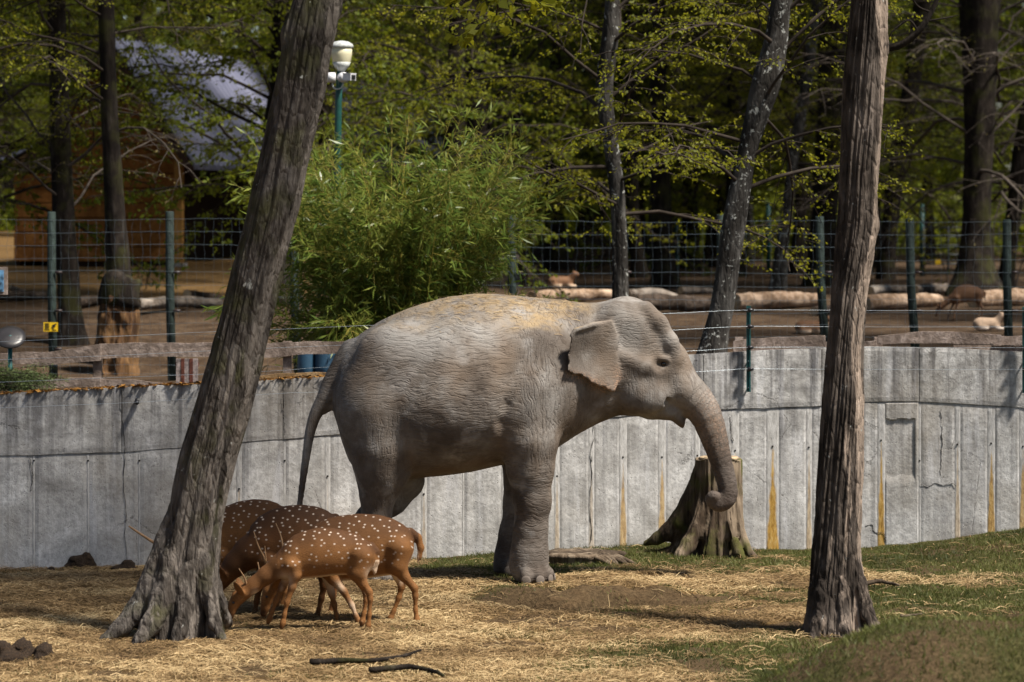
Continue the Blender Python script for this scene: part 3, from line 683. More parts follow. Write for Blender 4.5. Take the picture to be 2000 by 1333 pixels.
# --- trees on the bank, traced one by one: rows, distance, bark, crown, crown angle, scale, label
TR = [
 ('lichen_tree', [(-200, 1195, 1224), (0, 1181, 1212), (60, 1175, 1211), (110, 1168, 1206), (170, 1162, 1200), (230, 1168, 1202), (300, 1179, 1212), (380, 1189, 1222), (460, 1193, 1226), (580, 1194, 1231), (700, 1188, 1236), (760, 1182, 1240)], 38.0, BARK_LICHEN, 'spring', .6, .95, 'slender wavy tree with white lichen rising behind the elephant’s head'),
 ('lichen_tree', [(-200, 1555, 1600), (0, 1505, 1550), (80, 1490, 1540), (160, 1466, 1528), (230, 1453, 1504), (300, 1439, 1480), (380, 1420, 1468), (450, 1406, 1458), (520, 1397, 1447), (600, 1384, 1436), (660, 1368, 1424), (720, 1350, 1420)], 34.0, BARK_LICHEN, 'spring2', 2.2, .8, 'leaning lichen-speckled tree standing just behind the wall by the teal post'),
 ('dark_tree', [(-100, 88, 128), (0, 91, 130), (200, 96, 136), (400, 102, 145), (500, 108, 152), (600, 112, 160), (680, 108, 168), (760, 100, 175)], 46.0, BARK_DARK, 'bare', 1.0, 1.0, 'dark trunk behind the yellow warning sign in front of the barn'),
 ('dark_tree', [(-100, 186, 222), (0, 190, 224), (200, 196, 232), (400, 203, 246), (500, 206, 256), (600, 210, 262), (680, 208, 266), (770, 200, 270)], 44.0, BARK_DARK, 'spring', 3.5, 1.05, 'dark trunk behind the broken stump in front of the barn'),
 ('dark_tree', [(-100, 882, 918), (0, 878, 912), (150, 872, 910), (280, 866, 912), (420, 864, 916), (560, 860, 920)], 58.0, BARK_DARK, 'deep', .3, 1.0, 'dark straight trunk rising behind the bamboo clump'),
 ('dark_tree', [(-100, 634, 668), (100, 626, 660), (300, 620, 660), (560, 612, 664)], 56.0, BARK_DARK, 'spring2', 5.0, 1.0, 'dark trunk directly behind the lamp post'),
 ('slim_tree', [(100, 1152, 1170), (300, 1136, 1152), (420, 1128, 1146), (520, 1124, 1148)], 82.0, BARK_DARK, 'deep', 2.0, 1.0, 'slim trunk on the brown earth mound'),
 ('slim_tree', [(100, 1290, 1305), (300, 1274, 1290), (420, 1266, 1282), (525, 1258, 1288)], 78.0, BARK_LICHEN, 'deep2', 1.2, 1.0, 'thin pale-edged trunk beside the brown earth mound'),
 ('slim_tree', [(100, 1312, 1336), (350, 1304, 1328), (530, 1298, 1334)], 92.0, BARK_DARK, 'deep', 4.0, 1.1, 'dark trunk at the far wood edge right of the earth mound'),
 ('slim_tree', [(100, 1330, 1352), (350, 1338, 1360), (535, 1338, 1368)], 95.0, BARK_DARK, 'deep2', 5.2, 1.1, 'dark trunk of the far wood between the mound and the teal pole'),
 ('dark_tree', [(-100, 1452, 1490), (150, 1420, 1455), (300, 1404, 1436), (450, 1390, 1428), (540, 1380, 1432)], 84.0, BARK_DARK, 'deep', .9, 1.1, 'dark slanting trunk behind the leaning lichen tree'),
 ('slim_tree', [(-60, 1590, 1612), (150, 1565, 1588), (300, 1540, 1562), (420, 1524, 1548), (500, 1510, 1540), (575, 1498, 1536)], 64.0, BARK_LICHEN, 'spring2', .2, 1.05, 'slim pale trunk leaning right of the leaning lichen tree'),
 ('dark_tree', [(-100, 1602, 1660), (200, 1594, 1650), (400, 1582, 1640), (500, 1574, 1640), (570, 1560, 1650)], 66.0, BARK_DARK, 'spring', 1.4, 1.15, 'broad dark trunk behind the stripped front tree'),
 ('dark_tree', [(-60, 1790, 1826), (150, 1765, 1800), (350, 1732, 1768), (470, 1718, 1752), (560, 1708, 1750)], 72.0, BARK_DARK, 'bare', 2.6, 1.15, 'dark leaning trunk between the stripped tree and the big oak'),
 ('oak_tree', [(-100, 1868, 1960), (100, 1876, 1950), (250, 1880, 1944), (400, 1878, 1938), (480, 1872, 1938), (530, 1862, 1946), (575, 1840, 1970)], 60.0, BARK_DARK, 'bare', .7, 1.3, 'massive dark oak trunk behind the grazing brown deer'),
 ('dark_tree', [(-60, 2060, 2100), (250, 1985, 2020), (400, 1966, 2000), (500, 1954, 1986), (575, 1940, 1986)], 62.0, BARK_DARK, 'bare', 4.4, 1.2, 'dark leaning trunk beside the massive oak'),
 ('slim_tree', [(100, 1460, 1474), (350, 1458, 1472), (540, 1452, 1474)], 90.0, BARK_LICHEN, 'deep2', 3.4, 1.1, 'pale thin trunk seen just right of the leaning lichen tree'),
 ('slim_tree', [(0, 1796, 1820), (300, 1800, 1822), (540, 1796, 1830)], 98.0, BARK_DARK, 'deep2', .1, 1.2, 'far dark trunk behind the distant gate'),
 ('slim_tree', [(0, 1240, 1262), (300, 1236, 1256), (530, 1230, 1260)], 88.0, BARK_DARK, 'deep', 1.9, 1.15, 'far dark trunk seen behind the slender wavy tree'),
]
for k, (nm, rows, Y, bark, cr, rz, sc, lab) in enumerate(TR):
    bx = (rows[-1][1]+rows[-1][2])/2; X = PX(bx, Y); zg = float(guz(X, Y))
    t = empty(nm, (X, Y, zg)); tag(t, lab, 'tree')
    # carry the stem on above the frame, and down into the soil
    r0, r1 = rows[0], rows[1]; sl0 = ((r0[1]+r0[2])-(r1[1]+r1[2]))/2/(r1[0]-r0[0]); w0 = (r0[2]-r0[1])/2; c0 = (r0[1]+r0[2])/2
    ytop = YH-(9.0-H)*F/Y
    c9 = c0+sl0*.4*(r0[0]-ytop); rows2 = [(ytop, c9-w0*.45, c9+w0*.45)]+list(rows) if ytop < r0[0]-40 else list(rows)
    yb = YH+(H-zg+.15)*F/Y; l = rows2[-1]
    rows2 = [r for r in rows2 if r[0] < yb-15]+[(yb, l[1], l[2])]
    front = Y < 40
    trunk_mesh('trunk', rows2, Y, bark, t, n=56 if front else 28, rings=150 if front else 70, flute=.07, freq=1.6, rough=.04, roots=[(a+k, .10, .3) for a in (.3, 2.2, 4.0, 5.2)], rooth=.22, seed=40+k)
    mid = rows2[max(0, len(rows2)//2-1)]
    xt = (rows2[1][1]+rows2[1][2])/2; tilt = math.atan2(PX(xt, Y)-X, PZ(rows2[1][0], Y)-zg)
    if k < 4:      # crowns that stand close keep to the stem's own line
        zz_ = np.array([PZ(r[0], Y)-zg for r in rows2])[::-1]; xx_ = np.array([PX((r[1]+r[2])/2, Y)-X for r in rows2])[::-1]
        ax_f = lambda z, zz_=zz_, xx_=xx_: (float(np.interp(z, zz_, xx_)), 0)
        spec = [(LEAF, 1.7, 8.5, 3.2, 30, .046, 2.0, {}), (LEAF, 1.9, 8.5, 3.2, 30, .044, 2.0, {}), (LEAF_BUD, 1.8, 9, 3.4, 22, .045, .35, dict(twig=TWIG_PALE, droop=.5)), (LEAF, 3.4, 9, 3.4, 20, .055, 1.3, dict(azr=(1.5, 4.8)))][k]
        _, _, b_, f_ = crown_proto('c', 200+k, *spec[:7], axis=ax_f, **spec[7])
        for o_ in (b_, f_): o_.parent = t
        if k > 1: add_crown(t, 'deep', (X, Y, zg+(4.0 if k == 2 else 4.8)), rz+2, .95, (0, tilt))
    else:
        add_crown(t, cr, (X, Y, zg), rz, sc, (0, tilt))
    if Y > 40: add_crown(t, 'canopy', (X, Y, zg), rz+1, sc*.95, (0, tilt*.6))

# --- more trees of the wood, one prototype stem per kind
def stem(seed, r, h):
    rng = np.random.default_rng(seed); n, rings = 16, 30
    z = np.linspace(-.3, h, rings); cx = np.cumsum(rng.normal(size=rings)*.02); cy = np.cumsum(rng.normal(size=rings)*.02)
    th = np.arange(n)*2*PI/n; TH, Zc = np.meshgrid(th, z)
    rr = r*(1-.075*Zc)*(1+.5*np.exp(-np.maximum(Zc, 0)/.25))*(1+.12*(fbm(np.cos(TH)*1.5, np.sin(TH)*1.5, Zc*.5, 3, seed)-.5))
    V = np.stack([cx[:, None]+rr*np.cos(TH), cy[:, None]+rr*np.sin(TH), Zc], -1).reshape(-1, 3)
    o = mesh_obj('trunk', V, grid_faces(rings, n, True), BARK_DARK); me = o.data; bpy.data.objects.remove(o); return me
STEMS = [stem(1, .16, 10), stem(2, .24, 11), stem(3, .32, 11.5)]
rg = random.Random(8)
WOOD = []
for k in range(38):
    for _ in range(60):
        px = rg.uniform(-350, 2350); Y = rg.uniform(64, 122); X = PX(px, Y)
        if px < 620 and Y < 92: continue
        if 620 <= px < 1000 and Y < 70: continue
        if -8 < X-.162*(Y-62)+6.4 < 1.5 and Y < 101: continue     # not through the barn
        if all((X-a)**2+(Y-b)**2 > 3.0**2 for a, b in WOOD): WOOD.append((X, Y)); break
WOOD += [(PX(a, b), b) for a, b in ((538, 51), (1010, 71), (1085, 76), (1160, 90), (1250, 72), (1345, 80), (960, 62), (1690, 78), (1430, 74))]
WOOD += [(PX(-40, 52), 52.0)]
WOOD += [(-13.2, 54), (-11.5, 44), (13.5, 48), (16, 60), (10.5, 41), (-16, 70), (18, 47)]  # trees outside the frame; the right-hand ones added to shade the wood
for k, (X, Y) in enumerate(WOOD):
    zg = float(guz(X, Y)); t = empty('woodland_tree', (X, Y, zg), 0)
    far = Y > 75
    o = bpy.data.objects.new('trunk', STEMS[k % 3]); COL.objects.link(o); o.parent = t; o.rotation_euler = (rg.uniform(-.06, .06), rg.uniform(-.06, .06), rg.uniform(0, 6))
    px = X/Y*F+1000
    up_ = 3.0 if (px < 700 and Y < 60) else 0
    if up_: add_crown(t, 'spring2', (X, Y, zg+up_), rg.uniform(0, 6.28), 1.1); add_crown(t, 'deep', (X, Y, zg+.6), rg.uniform(0, 6.28), 1.0)
    cr = rg.choice(['deep', 'deep2']) if far else rg.choice(['spring2', 'deep'])
    if px > 1760 and rg.random() < .6: cr = 'bare'
    add_crown(t, cr, (X, Y, zg), rg.uniform(0, 6.28), rg.uniform(1.0, 1.35))
    add_crown(t, 'canopy', (X, Y, zg), rg.uniform(0, 6.28), rg.uniform(.85, 1.1))
    tag(t, 'one of the leafy young trees filling the wood behind the fence', 'tree', 'trees of the wood behind the fence')

# --- the far wood, too dense to count
rng = np.random.default_rng(77)
n = 150000
ang = rng.uniform(-.42, .42, n); rad = rng.uniform(118, 175, n); X = np.sin(ang)*rad; Y = np.cos(ang)*rad
Z = rng.uniform(1.5, 24, n)
keep = fbm(X*.16, Y*.16, Z*.22, 4, 5) > .36
X, Y, Z = X[keep], Y[keep], Z[keep]; n = len(X)
tint = np.clip(.45+(fbm(X*.25, Y*.25, Z*.3, 3, 9)-.5)*1.7+rng.normal(size=n)*.12, 0, 1)
o = leaf_mesh('far_wood', np.stack([X, Y, Z], -1), rng.normal(size=(n, 3)), rng.uniform(.35, .95, n), .7, tint, foliage_mat('far_leaves', (.07, .10, .008), (.13, .165, .012), (.22, .24, .02), .5), rng)
tag(o, 'dense green far wood closing the view behind the trees', 'wood', kind='stuff')
# understorey of low green shrubs at the wood edge
n = 26000
X = rng.uniform(-24, 24, n); Y = rng.uniform(100, 118, n); Z = guz(X, Y)+rng.random(n)**1.6*(2.6*fbm(X*.3, Y*.3, 4, 3, 8)+.3)
o = leaf_mesh('understorey', np.stack([X, Y, Z], -1), rng.normal(size=(n, 3))+[0, 0, .3], rng.uniform(.12, .4, n), .6, np.clip(.6+rng.normal(size=n)*.2, 0, 1), LEAF_DEEP, rng)
tag(o, 'low green undergrowth along the edge of the far wood', 'undergrowth', kind='stuff')

# ------------------------------------------------------------------ bamboo clump
rng = np.random.default_rng(21)
bz = 1.12; bc = np.array([PX(785, 35), 35.0, bz])
bam = empty('bamboo_clump', bc); tag(bam, 'large round clump of green bamboo behind the elephant’s back', 'bamboo')
mbs = MB(); LP, LD = [], []
for i in range(165):
    a = rng.uniform(0, 2*PI); r = math.sqrt(rng.random())*.56
    p = bc+np.array([math.cos(a)*r, math.sin(a)*r*.8, -.05])
    out = rng.uniform(.05, 1.0)**.8
    a2 = a+rng.normal()*.5
    L = (rng.uniform(2.2, 3.35)+(.35 if rng.random() < .15 else 0))*(1-.12*out); n = 13
    el = PI/2-.06-.20*out; pts = [p]
    if i >= 125:      # outer culms that hang low round the foot of the clump
        a2 = rng.choice([PI, PI, 0.0])+rng.normal()*.6; L = rng.uniform(1.3, 2.3); el = rng.uniform(.75, 1.15); out = rng.uniform(.8, 1.25)
    for k in range(n):
        f = (k+1)/n; e = el-(.2+.95*out)*f**2.4; a2 += rng.normal()*.04
        pts.append(pts[-1]+L/n*np.array([math.cos(a2)*math.cos(e)*.86, math.sin(a2)*math.cos(e)*.75, math.sin(e)]))
    pts = np.array(pts); mbs.tube(pts, np.linspace(.0075, .0022, n+1), 4, False, rng.random())
    for k in range(2, n+1):
        m = 3 if k < 5 else 4
        for q in range(m):
            d = pts[k]-pts[k-1]; d /= np.linalg.norm(d); b = pts[k-1]+(pts[k]-pts[k-1])*rng.random()
            v = d*.7+rng.normal(size=3)*.55; v /= np.linalg.norm(v); sl_ = rng.uniform(.12, .42)*(1 if k > 4 else 1.2)
            e1 = b+v*sl_+np.array([0, 0, -.12*sl_])
            mbs.tube([b, e1], [.0025, .0014], 3, False, rng.random())
            nn = rng.integers(4, 7)
            t = rng.uniform(.25, 1.0, nn)[:, None]
            LP.append(b+(e1-b)*t); LD.append(v*.9+rng.normal(size=(nn, 3))*.42+np.array([-.10, 0, -.30]))
LP = np.concatenate(LP); LD = np.concatenate(LD)
tint = np.clip(.45+(fbm(LP[:, 0]*1.5, LP[:, 1]*1.5, LP[:, 2]*1.5, 3, 5)-.5)*1.3+rng.normal(size=len(LP))*.2, 0, 1)
BAMB = foliage_mat('bamboo_leaves', (.045, .085, .014), (.11, .165, .026), (.24, .26, .055), .4, .32)
f = leaf_mesh('leaves', LP, LD, rng.uniform(.08, .18, len(LP)), .14, tint, BAMB, rng, .18); adopt(f, bam)
CULM = foliage_mat('bamboo_culms', (.10, .11, .02), (.22, .19, .03), (.30, .24, .05), .0, .5)
mbs.obj('culms', CULM, bam, True, 'tint')
# ------------------------------------------------------------------ elephant
E0 = 28.0
def e(px, py, y=0.0, r=None):
    v = P(px, py, E0+y); return (v.x, y, v.z) if r is None else (v.x, y, v.z, r)
fld = Field((PX(560, E0), -.86, -.03), (PX(1460, E0), .86, 2.56), .0155)
rows = [(654, 730, 800, .10, .5), (660, 702, 838, .22, .5), (672, 684, 880, .34, .5), (690, 664, 915, .44, .5), (715, 644, 930, .52, .5), (740, 628, 936, .575, .5), (760, 618, 938, .61, .48), (790, 605, 938, .65, .46), (820, 594, 935, .69, .44), (870, 581, 929, .735, .42), (920, 575, 922, .74, .42), (970, 574, 910, .715, .42),
        (1015, 578, 903, .665, .43), (1062, 583, 893, .60, .44), (1095, 585, 872, .53, .45), (1130, 590, 848, .43, .46), (1165, 595, 829, .35, .48), (1200, 603, 815, .30, .5), (1235, 625, 805, .26, .5)]
tab = [(PX(a, E0), PZ(b, E0), PZ(c, E0), w, f) for a, b, c, w, f in rows]
bfn, bx = loft_fn(tab, 0, 1.75, 2.12)
fld.add(bfn, (bx[0], -.75, .8), (bx[1], .75, 2.5), 0)
for s in (-1, 1):
    fld.ell(e(762, 690, s*.40), (.26, .13, .22), .20)                       # hip bones
    fld.ell(e(1050, 730, s*.43), (.22, .12, .36), .20)                      # shoulder blades
    fld.ell(e(715, 800, s*.33), (.25, .24, .36), .18)                       # haunches
# near legs
fld.chain([e(1040, 760, -.42, .25), e(1034, 862, -.40, .235), e(1036, 915, -.39, .195), e(1041, 980, -.38, .152), e(1036, 1035, -.37, .140), e(1034, 1080, -.37, .152), e(1033, 1106, -.37, .172)], .07)
fld.chain([e(735, 800, -.34, .30), e(744, 880, -.34, .262), e(745, 925, -.34, .215), e(738, 965, -.33, .145), e(735, 1010, -.32, .120), e(733, 1060, -.32, .128), e(738, 1108, -.32, .158)], .07)
# far legs
fld.chain([e(1030, 780, .40, .24), e(1024, 880, .38, .20), e(1019, 985, .37, .148), e(1008, 1045, .36, .140), e(1002, 1085, .36, .150), e(1000, 1106, .36, .168)], .07)
fld.chain([e(745, 810, .34, .27), e(778, 885, .34, .225), e(790, 938, .33, .168), e(765, 975, .33, .135), e(722, 1012, .33, .112), e(690, 1050, .33, .10), e(684, 1090, .33, .125), e(690, 1112, .33, .13)], .07)
# toes
for (cx, cy, rr) in ((1033, -.37, .172), (738, -.32, .15), (1000, .36, .165)):
    for a in (-1.25, -.62, 0.0, .62, 1.2):
        aa = a-.45
        X = PX(cx, E0)+math.cos(aa)*rr*.96; Yy = cy+math.sin(aa)*rr*.96
        fld.ell((X, Yy, .065), (.058, .058, .075), .025)
# folds where the legs leave the body
for s in (-1, 1):
    fld.chain([e(1000, 760, s*.72, .010), e(990, 790, s*.70, .024), e(981, 830, s*.68, .032), e(981, 875, s*.66, .030), e(986, 905, s*.62, .02)], .05, cut=True)
fld.chain([e(812, 922, -.60, .02), e(800, 885, -.66, .025), e(792, 840, -.68, .015)], .06, cut=True)
# tail
fld.chain([tuple(p) for p in smooth_pts([e(690, 690, 0, .13), e(668, 722, -.02, .10), e(648, 752, -.04, .080), e(632, 782, -.05, .060), e(617, 808, -.05, .047), e(606, 842, -.05, .039), e(599, 885, -.05, .032), e(592, 935, -.04, .027), e(585, 990, -.04, .021), e(582, 1030, -.04, .018), e(580, 1060, -.04, .024), e(579, 1082, -.04, .006)], 40)], .03)
fld.chain([e(660, 760, -.02, .06), e(648, 792, -.03, .035), e(636, 806, -.04, .018)], .03)
# head
fld.ell(e(1221, 644), (.255, .27, .285), .10)
fld.ell(e(1165, 690), (.30, .29, .36), .14)
fld.chain([e(1232, 640, 0, .235), e(1262, 668, 0, .222), e(1298, 712, 0, .205), e(1322, 752, 0, .185), e(1345, 776, 0, .158)], .07, 1.12)
fld.ell(e(1250, 742), (.30, .275, .26), .10)
for s in (-1, 1):
    fld.ell(e(1205, 632, s*.17), (.16, .13, .19), .08)                      # twin domes of the skull
    fld.chain([e(1262, 604, s*.13, .07), e(1286, 632, s*.17, .075), e(1308, 668, s*.19, .07), e(1322, 702, s*.17, .05)], .05)   # brow ridge
    fld.chain([e(1232, 698, s*.27, .05), e(1262, 716, s*.245, .05), e(1282, 722, s*.225, .04)], .09)   # cheek bone
    fld.ell(e(1238, 712, s*.12), (.22, .15, .22), .12)
    fld.ell(e(1258, 664, s*.315), (.15, .045, .12), .12, cut=True)          # temple hollow
    fld.ell(e(1296, 711, s*.285), (.085, .060, .066), .045, cut=True)         # eye socket
    fld.chain([e(1281, 706, s*.232, .016), e(1291, 700, s*.240, .024), e(1303, 702, s*.236, .022), e(1308, 714, s*.222, .014)], .016)   # upper lid
    fld.chain([e(1284, 716, s*.228, .014), e(1294, 723, s*.230, .018), e(1305, 720, s*.224, .014)], .016)                              # lower lid
    fld.ell(e(1262, 775, s*.20), (.20, .12, .15), .08)                      # cheek
fld.chain([e(1235, 775, 0, .155), e(1272, 792, 0, .115), e(1302, 800, 0, .085), e(1318, 806, 0, .058), e(1328, 822, 0, .035), e(1334, 835, 0, .014)], .05, 1.5)   # lower jaw and lip
for s in (-1, 1):
    fld.chain([e(1294, 768, s*.235, .010), e(1302, 786, s*.225, .026), e(1316, 797, s*.20, .032), e(1332, 807, s*.15, .034)], .022, cut=True)   # mouth line
    fld.chain([e(1332, 806, s*.16, .026), e(1340, 817, s*.06, .016)], .02, cut=True)
# trunk
TRK = [(1345, 770, .165), (1362, 787, .140), (1379, 812, .128), (1393, 850, .112), (1405, 890, .092), (1414, 922, .081), (1421, 950, .076), (1421, 970, .071), (1412, 982, .063), (1400, 984, .055), (1391, 978, .047), (1390, 971, .040), (1396, 968, .034)]
tp = smooth_pts([(*e(a, b, -.02*i/6), r) for i, (a, b, r) in enumerate(TRK)], 44)
tp[36:, 1] -= np.linspace(0, .05, 8)
fld.chain([tuple(p) for p in tp], .03)
# ears: thick curved sheets
EAR = [(1196, 622), (1160, 631), (1120, 643), (1112, 660), (1108, 690), (1106, 716), (1111, 729), (1125, 733), (1138, 738), (1152, 746), (1165, 755), (1180, 761), (1191, 766), (1200, 771), (1207, 762), (1212, 738), (1210, 712), (1206, 690), (1212, 660)]
EP = np.array([(PX(a, 27.55), PZ(b, 27.55)) for a, b in EAR])
def poly_sd(x, z):
    d = np.full(x.shape, 1e9); ins = np.zeros(x.shape, bool); n = len(EP)
    for i in range(n):
        a, b = EP[i], EP[(i+1) % n]; ex, ez = b-a; wx, wz = x-a[0], z-a[1]
        t = np.clip((wx*ex+wz*ez)/(ex*ex+ez*ez), 0, 1); d = np.minimum(d, (wx-t*ex)**2+(wz-t*ez)**2)
        c = ((a[1] <= z) & (b[1] > z)) | ((b[1] <= z) & (a[1] > z))
        xi = a[0]+(z-a[1])*ex/(ez if abs(ez) > 1e-9 else 1e-9); ins ^= c & (x < xi)
    return np.where(ins, -1, 1)*np.sqrt(d)
x0, x1 = EP[:, 0].min(), EP[:, 0].max(); z0, z1 = EP[:, 1].min(), EP[:, 1].max()
for s in (-1, 1):
    def ear(x, y, z, s=s):
        f = np.clip((x1-x)/(x1-x0), 0, 1.2); g = np.clip((z-z0)/(z1-z0), 0, 1)
        yc = .285+.34*f**.8+.030*np.sin(f*5+g*3)*f-.05*(1-g)*f+.02*np.sin(g*9)*f-.055*np.sin(PI*np.clip(f, 0, 1))*np.sin(PI*g)+.03*sstep(.8, 1.1, f)
        th = .017+.012*np.exp(-((x1-x)/.12)**2)
        d2 = poly_sd(x, z)+.016+.010*np.sin(x*62)*np.sin(z*55+1)*sstep(.75, .3, g)
        q = np.abs(y*s-yc)-th
        return np.minimum(np.maximum(d2, q), 0)+np.hypot(np.maximum(d2, 0), np.maximum(q, 0))-.008
    fld.add(ear, (x0-.03, min(s*.20, s*.70), z0-.03), (x1+.03, max(s*.20, s*.70), z1+.03), .014)
    # folded rim along the top of the ear
    fld.chain([e(1192, 628, s*.32, .020), e(1160, 634, s*.47, .026), e(1124, 645, s*.60, .024), e(1113, 656, s*.62, .014)], .012)
fld.cut(lambda x, y, z: z-.004, (-3, -1, -.1), (3, 1, 0), .02)
EV, EF = fld.mesh(); EV = relax(EV, EF, 2, .5)
# skin folds in the mesh itself: loose folds across elbow, flank and groin, rings on the trunk
tp3 = tp[:, :3]; sArc = np.concatenate([[0], np.cumsum(np.linalg.norm(np.diff(tp3, axis=0), axis=1))])
dmin = np.full(len(EV), 9.0); sval = np.zeros(len(EV))
for i in range(len(tp3)):
    d = np.linalg.norm(EV-tp3[i], axis=1)/(tp[i, 3]+.03); m = d < dmin; dmin[m] = d[m]; sval[m] = sArc[i]
for i in range(len(tp3)-1):   # refine the arc length
    ab = tp3[i+1]-tp3[i]; w = EV-tp3[i]; t = np.clip(w @ ab/(ab @ ab), 0, 1); d = np.linalg.norm(w-t[:, None]*ab, axis=1)/(tp[i, 3]+.03)
    m = d < dmin+1e-6; dmin[m] = d[m]; sval[m] = sArc[i]+t[m]*np.linalg.norm(ab)
trunk_m = sstep(PX(1318, E0), PX(1350, E0), EV[:, 0])*(dmin < 1.35)
px_ = EV[:, 0]/E0*F+1000; py_ = YH+(H-EV[:, 2])*F/E0
wv = sstep(985, 1040, px_)*sstep(1190, 1130, px_)*sstep(930, 880, py_)         # upright folds on shoulder and neck
wv = np.maximum(wv, .8*sstep(1190, 1240, px_)*(1-trunk_m)*sstep(690, 730, py_))
wv = np.maximum(wv, .8*sstep(830, 780, px_)*sstep(760, 830, py_))
from mathutils.kdtree import KDTree
me_ = bpy.data.meshes.new('tmp'); me_.from_pydata(EV.tolist(), [], EF.tolist()); me_.update()
NV = np.zeros(len(EV)*3); me_.vertices.foreach_get('normal', NV); NV = NV.reshape(-1, 3); bpy.data.meshes.remove(me_)
ring = np.abs(np.sin(sval*PI/.036+1.2*fbm(EV[:, 1]*6, sval*9, 0)))
disp = -.0045*trunk_m*(1-ring)**2
lw = fbm(EV[:, 0]*2.5, EV[:, 1]*2.5, EV[:, 2]*2.5, 3, 3)
hz = EV[:, 2]*1.0+.22*np.sin(EV[:, 0]*2.2+.6)+.16*(lw-.5)*2
rid = np.abs(fbm(EV[:, 0]*3.0, EV[:, 1]*3, hz*26, 3, 4)-.5)*2
rid2 = np.abs(fbm(EV[:, 0]*26+(lw-.5)*6, EV[:, 1]*8, EV[:, 2]*3.5, 3, 6)-.5)*2
body = (1-trunk_m)*sstep(620, 660, px_)*sstep(1235, 1200, px_)
disp = disp-.0035*body*((1-wv)*(1-rid)**3+wv*(1-rid2)**3)*sstep(1090, 1040, py_)
disp = disp+(lw-.5)*.014*body
EV = EV+NV*disp[:, None]
pink = np.clip(.9*np.exp(-(poly_sd(EV[:, 0], EV[:, 2])/.05)**2)*(np.abs(EV[:, 1]) > .3)*sstep(1230, 1200, px_)*sstep(700, 740, py_)+.35*trunk_m*sstep(.02, .1, sval)*(1-sstep(.5, .7, sval))*sstep(0, .05, np.abs(EV[:, 1])*0+.05), 0, 1)
dust = sstep(.55, .85, NV[:, 2])*sstep(690, 640, py_)*sstep(1180, 1120, px_)*sstep(690, 750, px_)
calm = np.maximum(sstep(1195, 1235, px_)*(1-trunk_m)*.5, (poly_sd(EV[:, 0], EV[:, 2]) < .03)*(np.abs(EV[:, 1]) > .33)*sstep(1218, 1206, px_)*.92)
pale = np.clip(np.exp(-(((px_-775)/70)**2+((py_-650)/42)**2))+.9*np.exp(-(((px_-900)/90)**2+((py_-650)/40)**2))+.7*np.exp(-(((px_-1225)/30)**2+((py_-640)/36)**2))+.6*np.exp(-(((px_-1305)/18)**2+((py_-660)/36)**2)), 0, 1)
wet = .55*trunk_m*sstep(.35, .75, sval)
em = Mat('elephant_skin', .82, .28)
ep = em.geo(); eo = em.tc('Object')
n1 = em.noise(eo, 2.3, 5, .6); n2 = em.noise(eo, 13, 5, .65); n3 = em.noise(eo, 90, 3, .6)
col = em.ramp(n1, [(.34, (.066, .051, .040)), (.48, (.130, .111, .095)), (.62, (.232, .215, .197))])
col = em.mix(em.ramp(n2, [(.30, .5), (.55, 0.0)]), col, (.105, .083, .066))
col = em.mix(em.ramp(em.noise(em.mapv(eo, (1, 1, 1), (3, 5, 1)), 3.7, 4), [(.58, 0.0), (.70, .5)]), col, (.36, .345, .33))
col = em.mix(em.ramp(em.noise(em.mapv(eo, (1, 1, .5), (7, 2, 4)), 1.5, 3), [(.5, 0.0), (.68, .5)]), col, (.17, .115, .072))
col = em.mix(em.math('MULTIPLY', em.attr('pink'), em.ramp(em.noise(eo, 55, 5, .75), [(.44, 0.0), (.60, .9)])), col, (.40, .24, .155))
col = em.mix(em.math('MULTIPLY', em.attr('dust'), em.ramp(em.noise(eo, 7, 6, .7), [(.38, .05), (.6, .8)])), col, (.30, .21, .105))
col = em.mix(em.math('MULTIPLY', em.attr('pale'), em.ramp(em.noise(em.mapv(eo, (1, 1, 1), (9, 1, 3)), 5, 5, .6), [(.3, .15), (.6, .8)])), col, (.33, .315, .295))
col = em.mix(em.attr('wet'), col, (.075, .055, .045))
# fine wrinkles: cross-hatched cells stretched along the folds
wpos = em.mapv(eo, (10, 14, 62)); wnz = em.n('ShaderNodeTexNoise'); em.l(eo, wnz.inputs['Vector']); wnz.inputs['Scale'].default_value = 2.6; wnz.inputs['Detail'].default_value = 3
def warped(scale, amt):
    va = em.n('ShaderNodeVectorMath'); va.operation = 'MULTIPLY_ADD'
    em.l(wnz.outputs['Color'], va.inputs[0]); va.inputs[1].default_value = (amt, amt, amt); em.l(eo, va.inputs[2])
    return em.mapv(va.outputs[0], scale)
Hn = em.math('ABSOLUTE', em.math('SUBTRACT', em.noise(warped((3.6, 8, 27), .20), 1.0, 2.5, .55), .5))
Vn = em.math('ABSOLUTE', em.math('SUBTRACT', em.noise(warped((26, 12, 4.0), .18), 1.0, 2.5, .55), .5))
cells = em.vor(warped((26, 26, 46), .16), 1.0, 'DISTANCE_TO_EDGE')
sx3 = em.n('ShaderNodeCombineXYZ'); em.l(em.math('MULTIPLY', em.attr('arc'), 95), sx3.inputs[2]); sy3 = em.n('ShaderNodeSeparateXYZ'); em.l(eo, sy3.inputs[0]); em.l(em.math('MULTIPLY', sy3.outputs['Y'], 16), sx3.inputs[1]); em.l(em.math('MULTIPLY', sy3.outputs['X'], 6), sx3.inputs[0])
Tn = em.math('ABSOLUTE', em.math('SUBTRACT', em.noise(sx3.outputs[0], 1.0, 3, .6), .5))
def lerp(f, a, b): return em.math('ADD', em.math('MULTIPLY', a, em.math('SUBTRACT', 1.0, f)), em.math('MULTIPLY', b, f))
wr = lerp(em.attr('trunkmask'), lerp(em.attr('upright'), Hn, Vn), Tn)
wr = em.ramp(em.math('MULTIPLY', wr, 2.0), [(0, 0.0), (.09, .8), (.26, 1.0)])
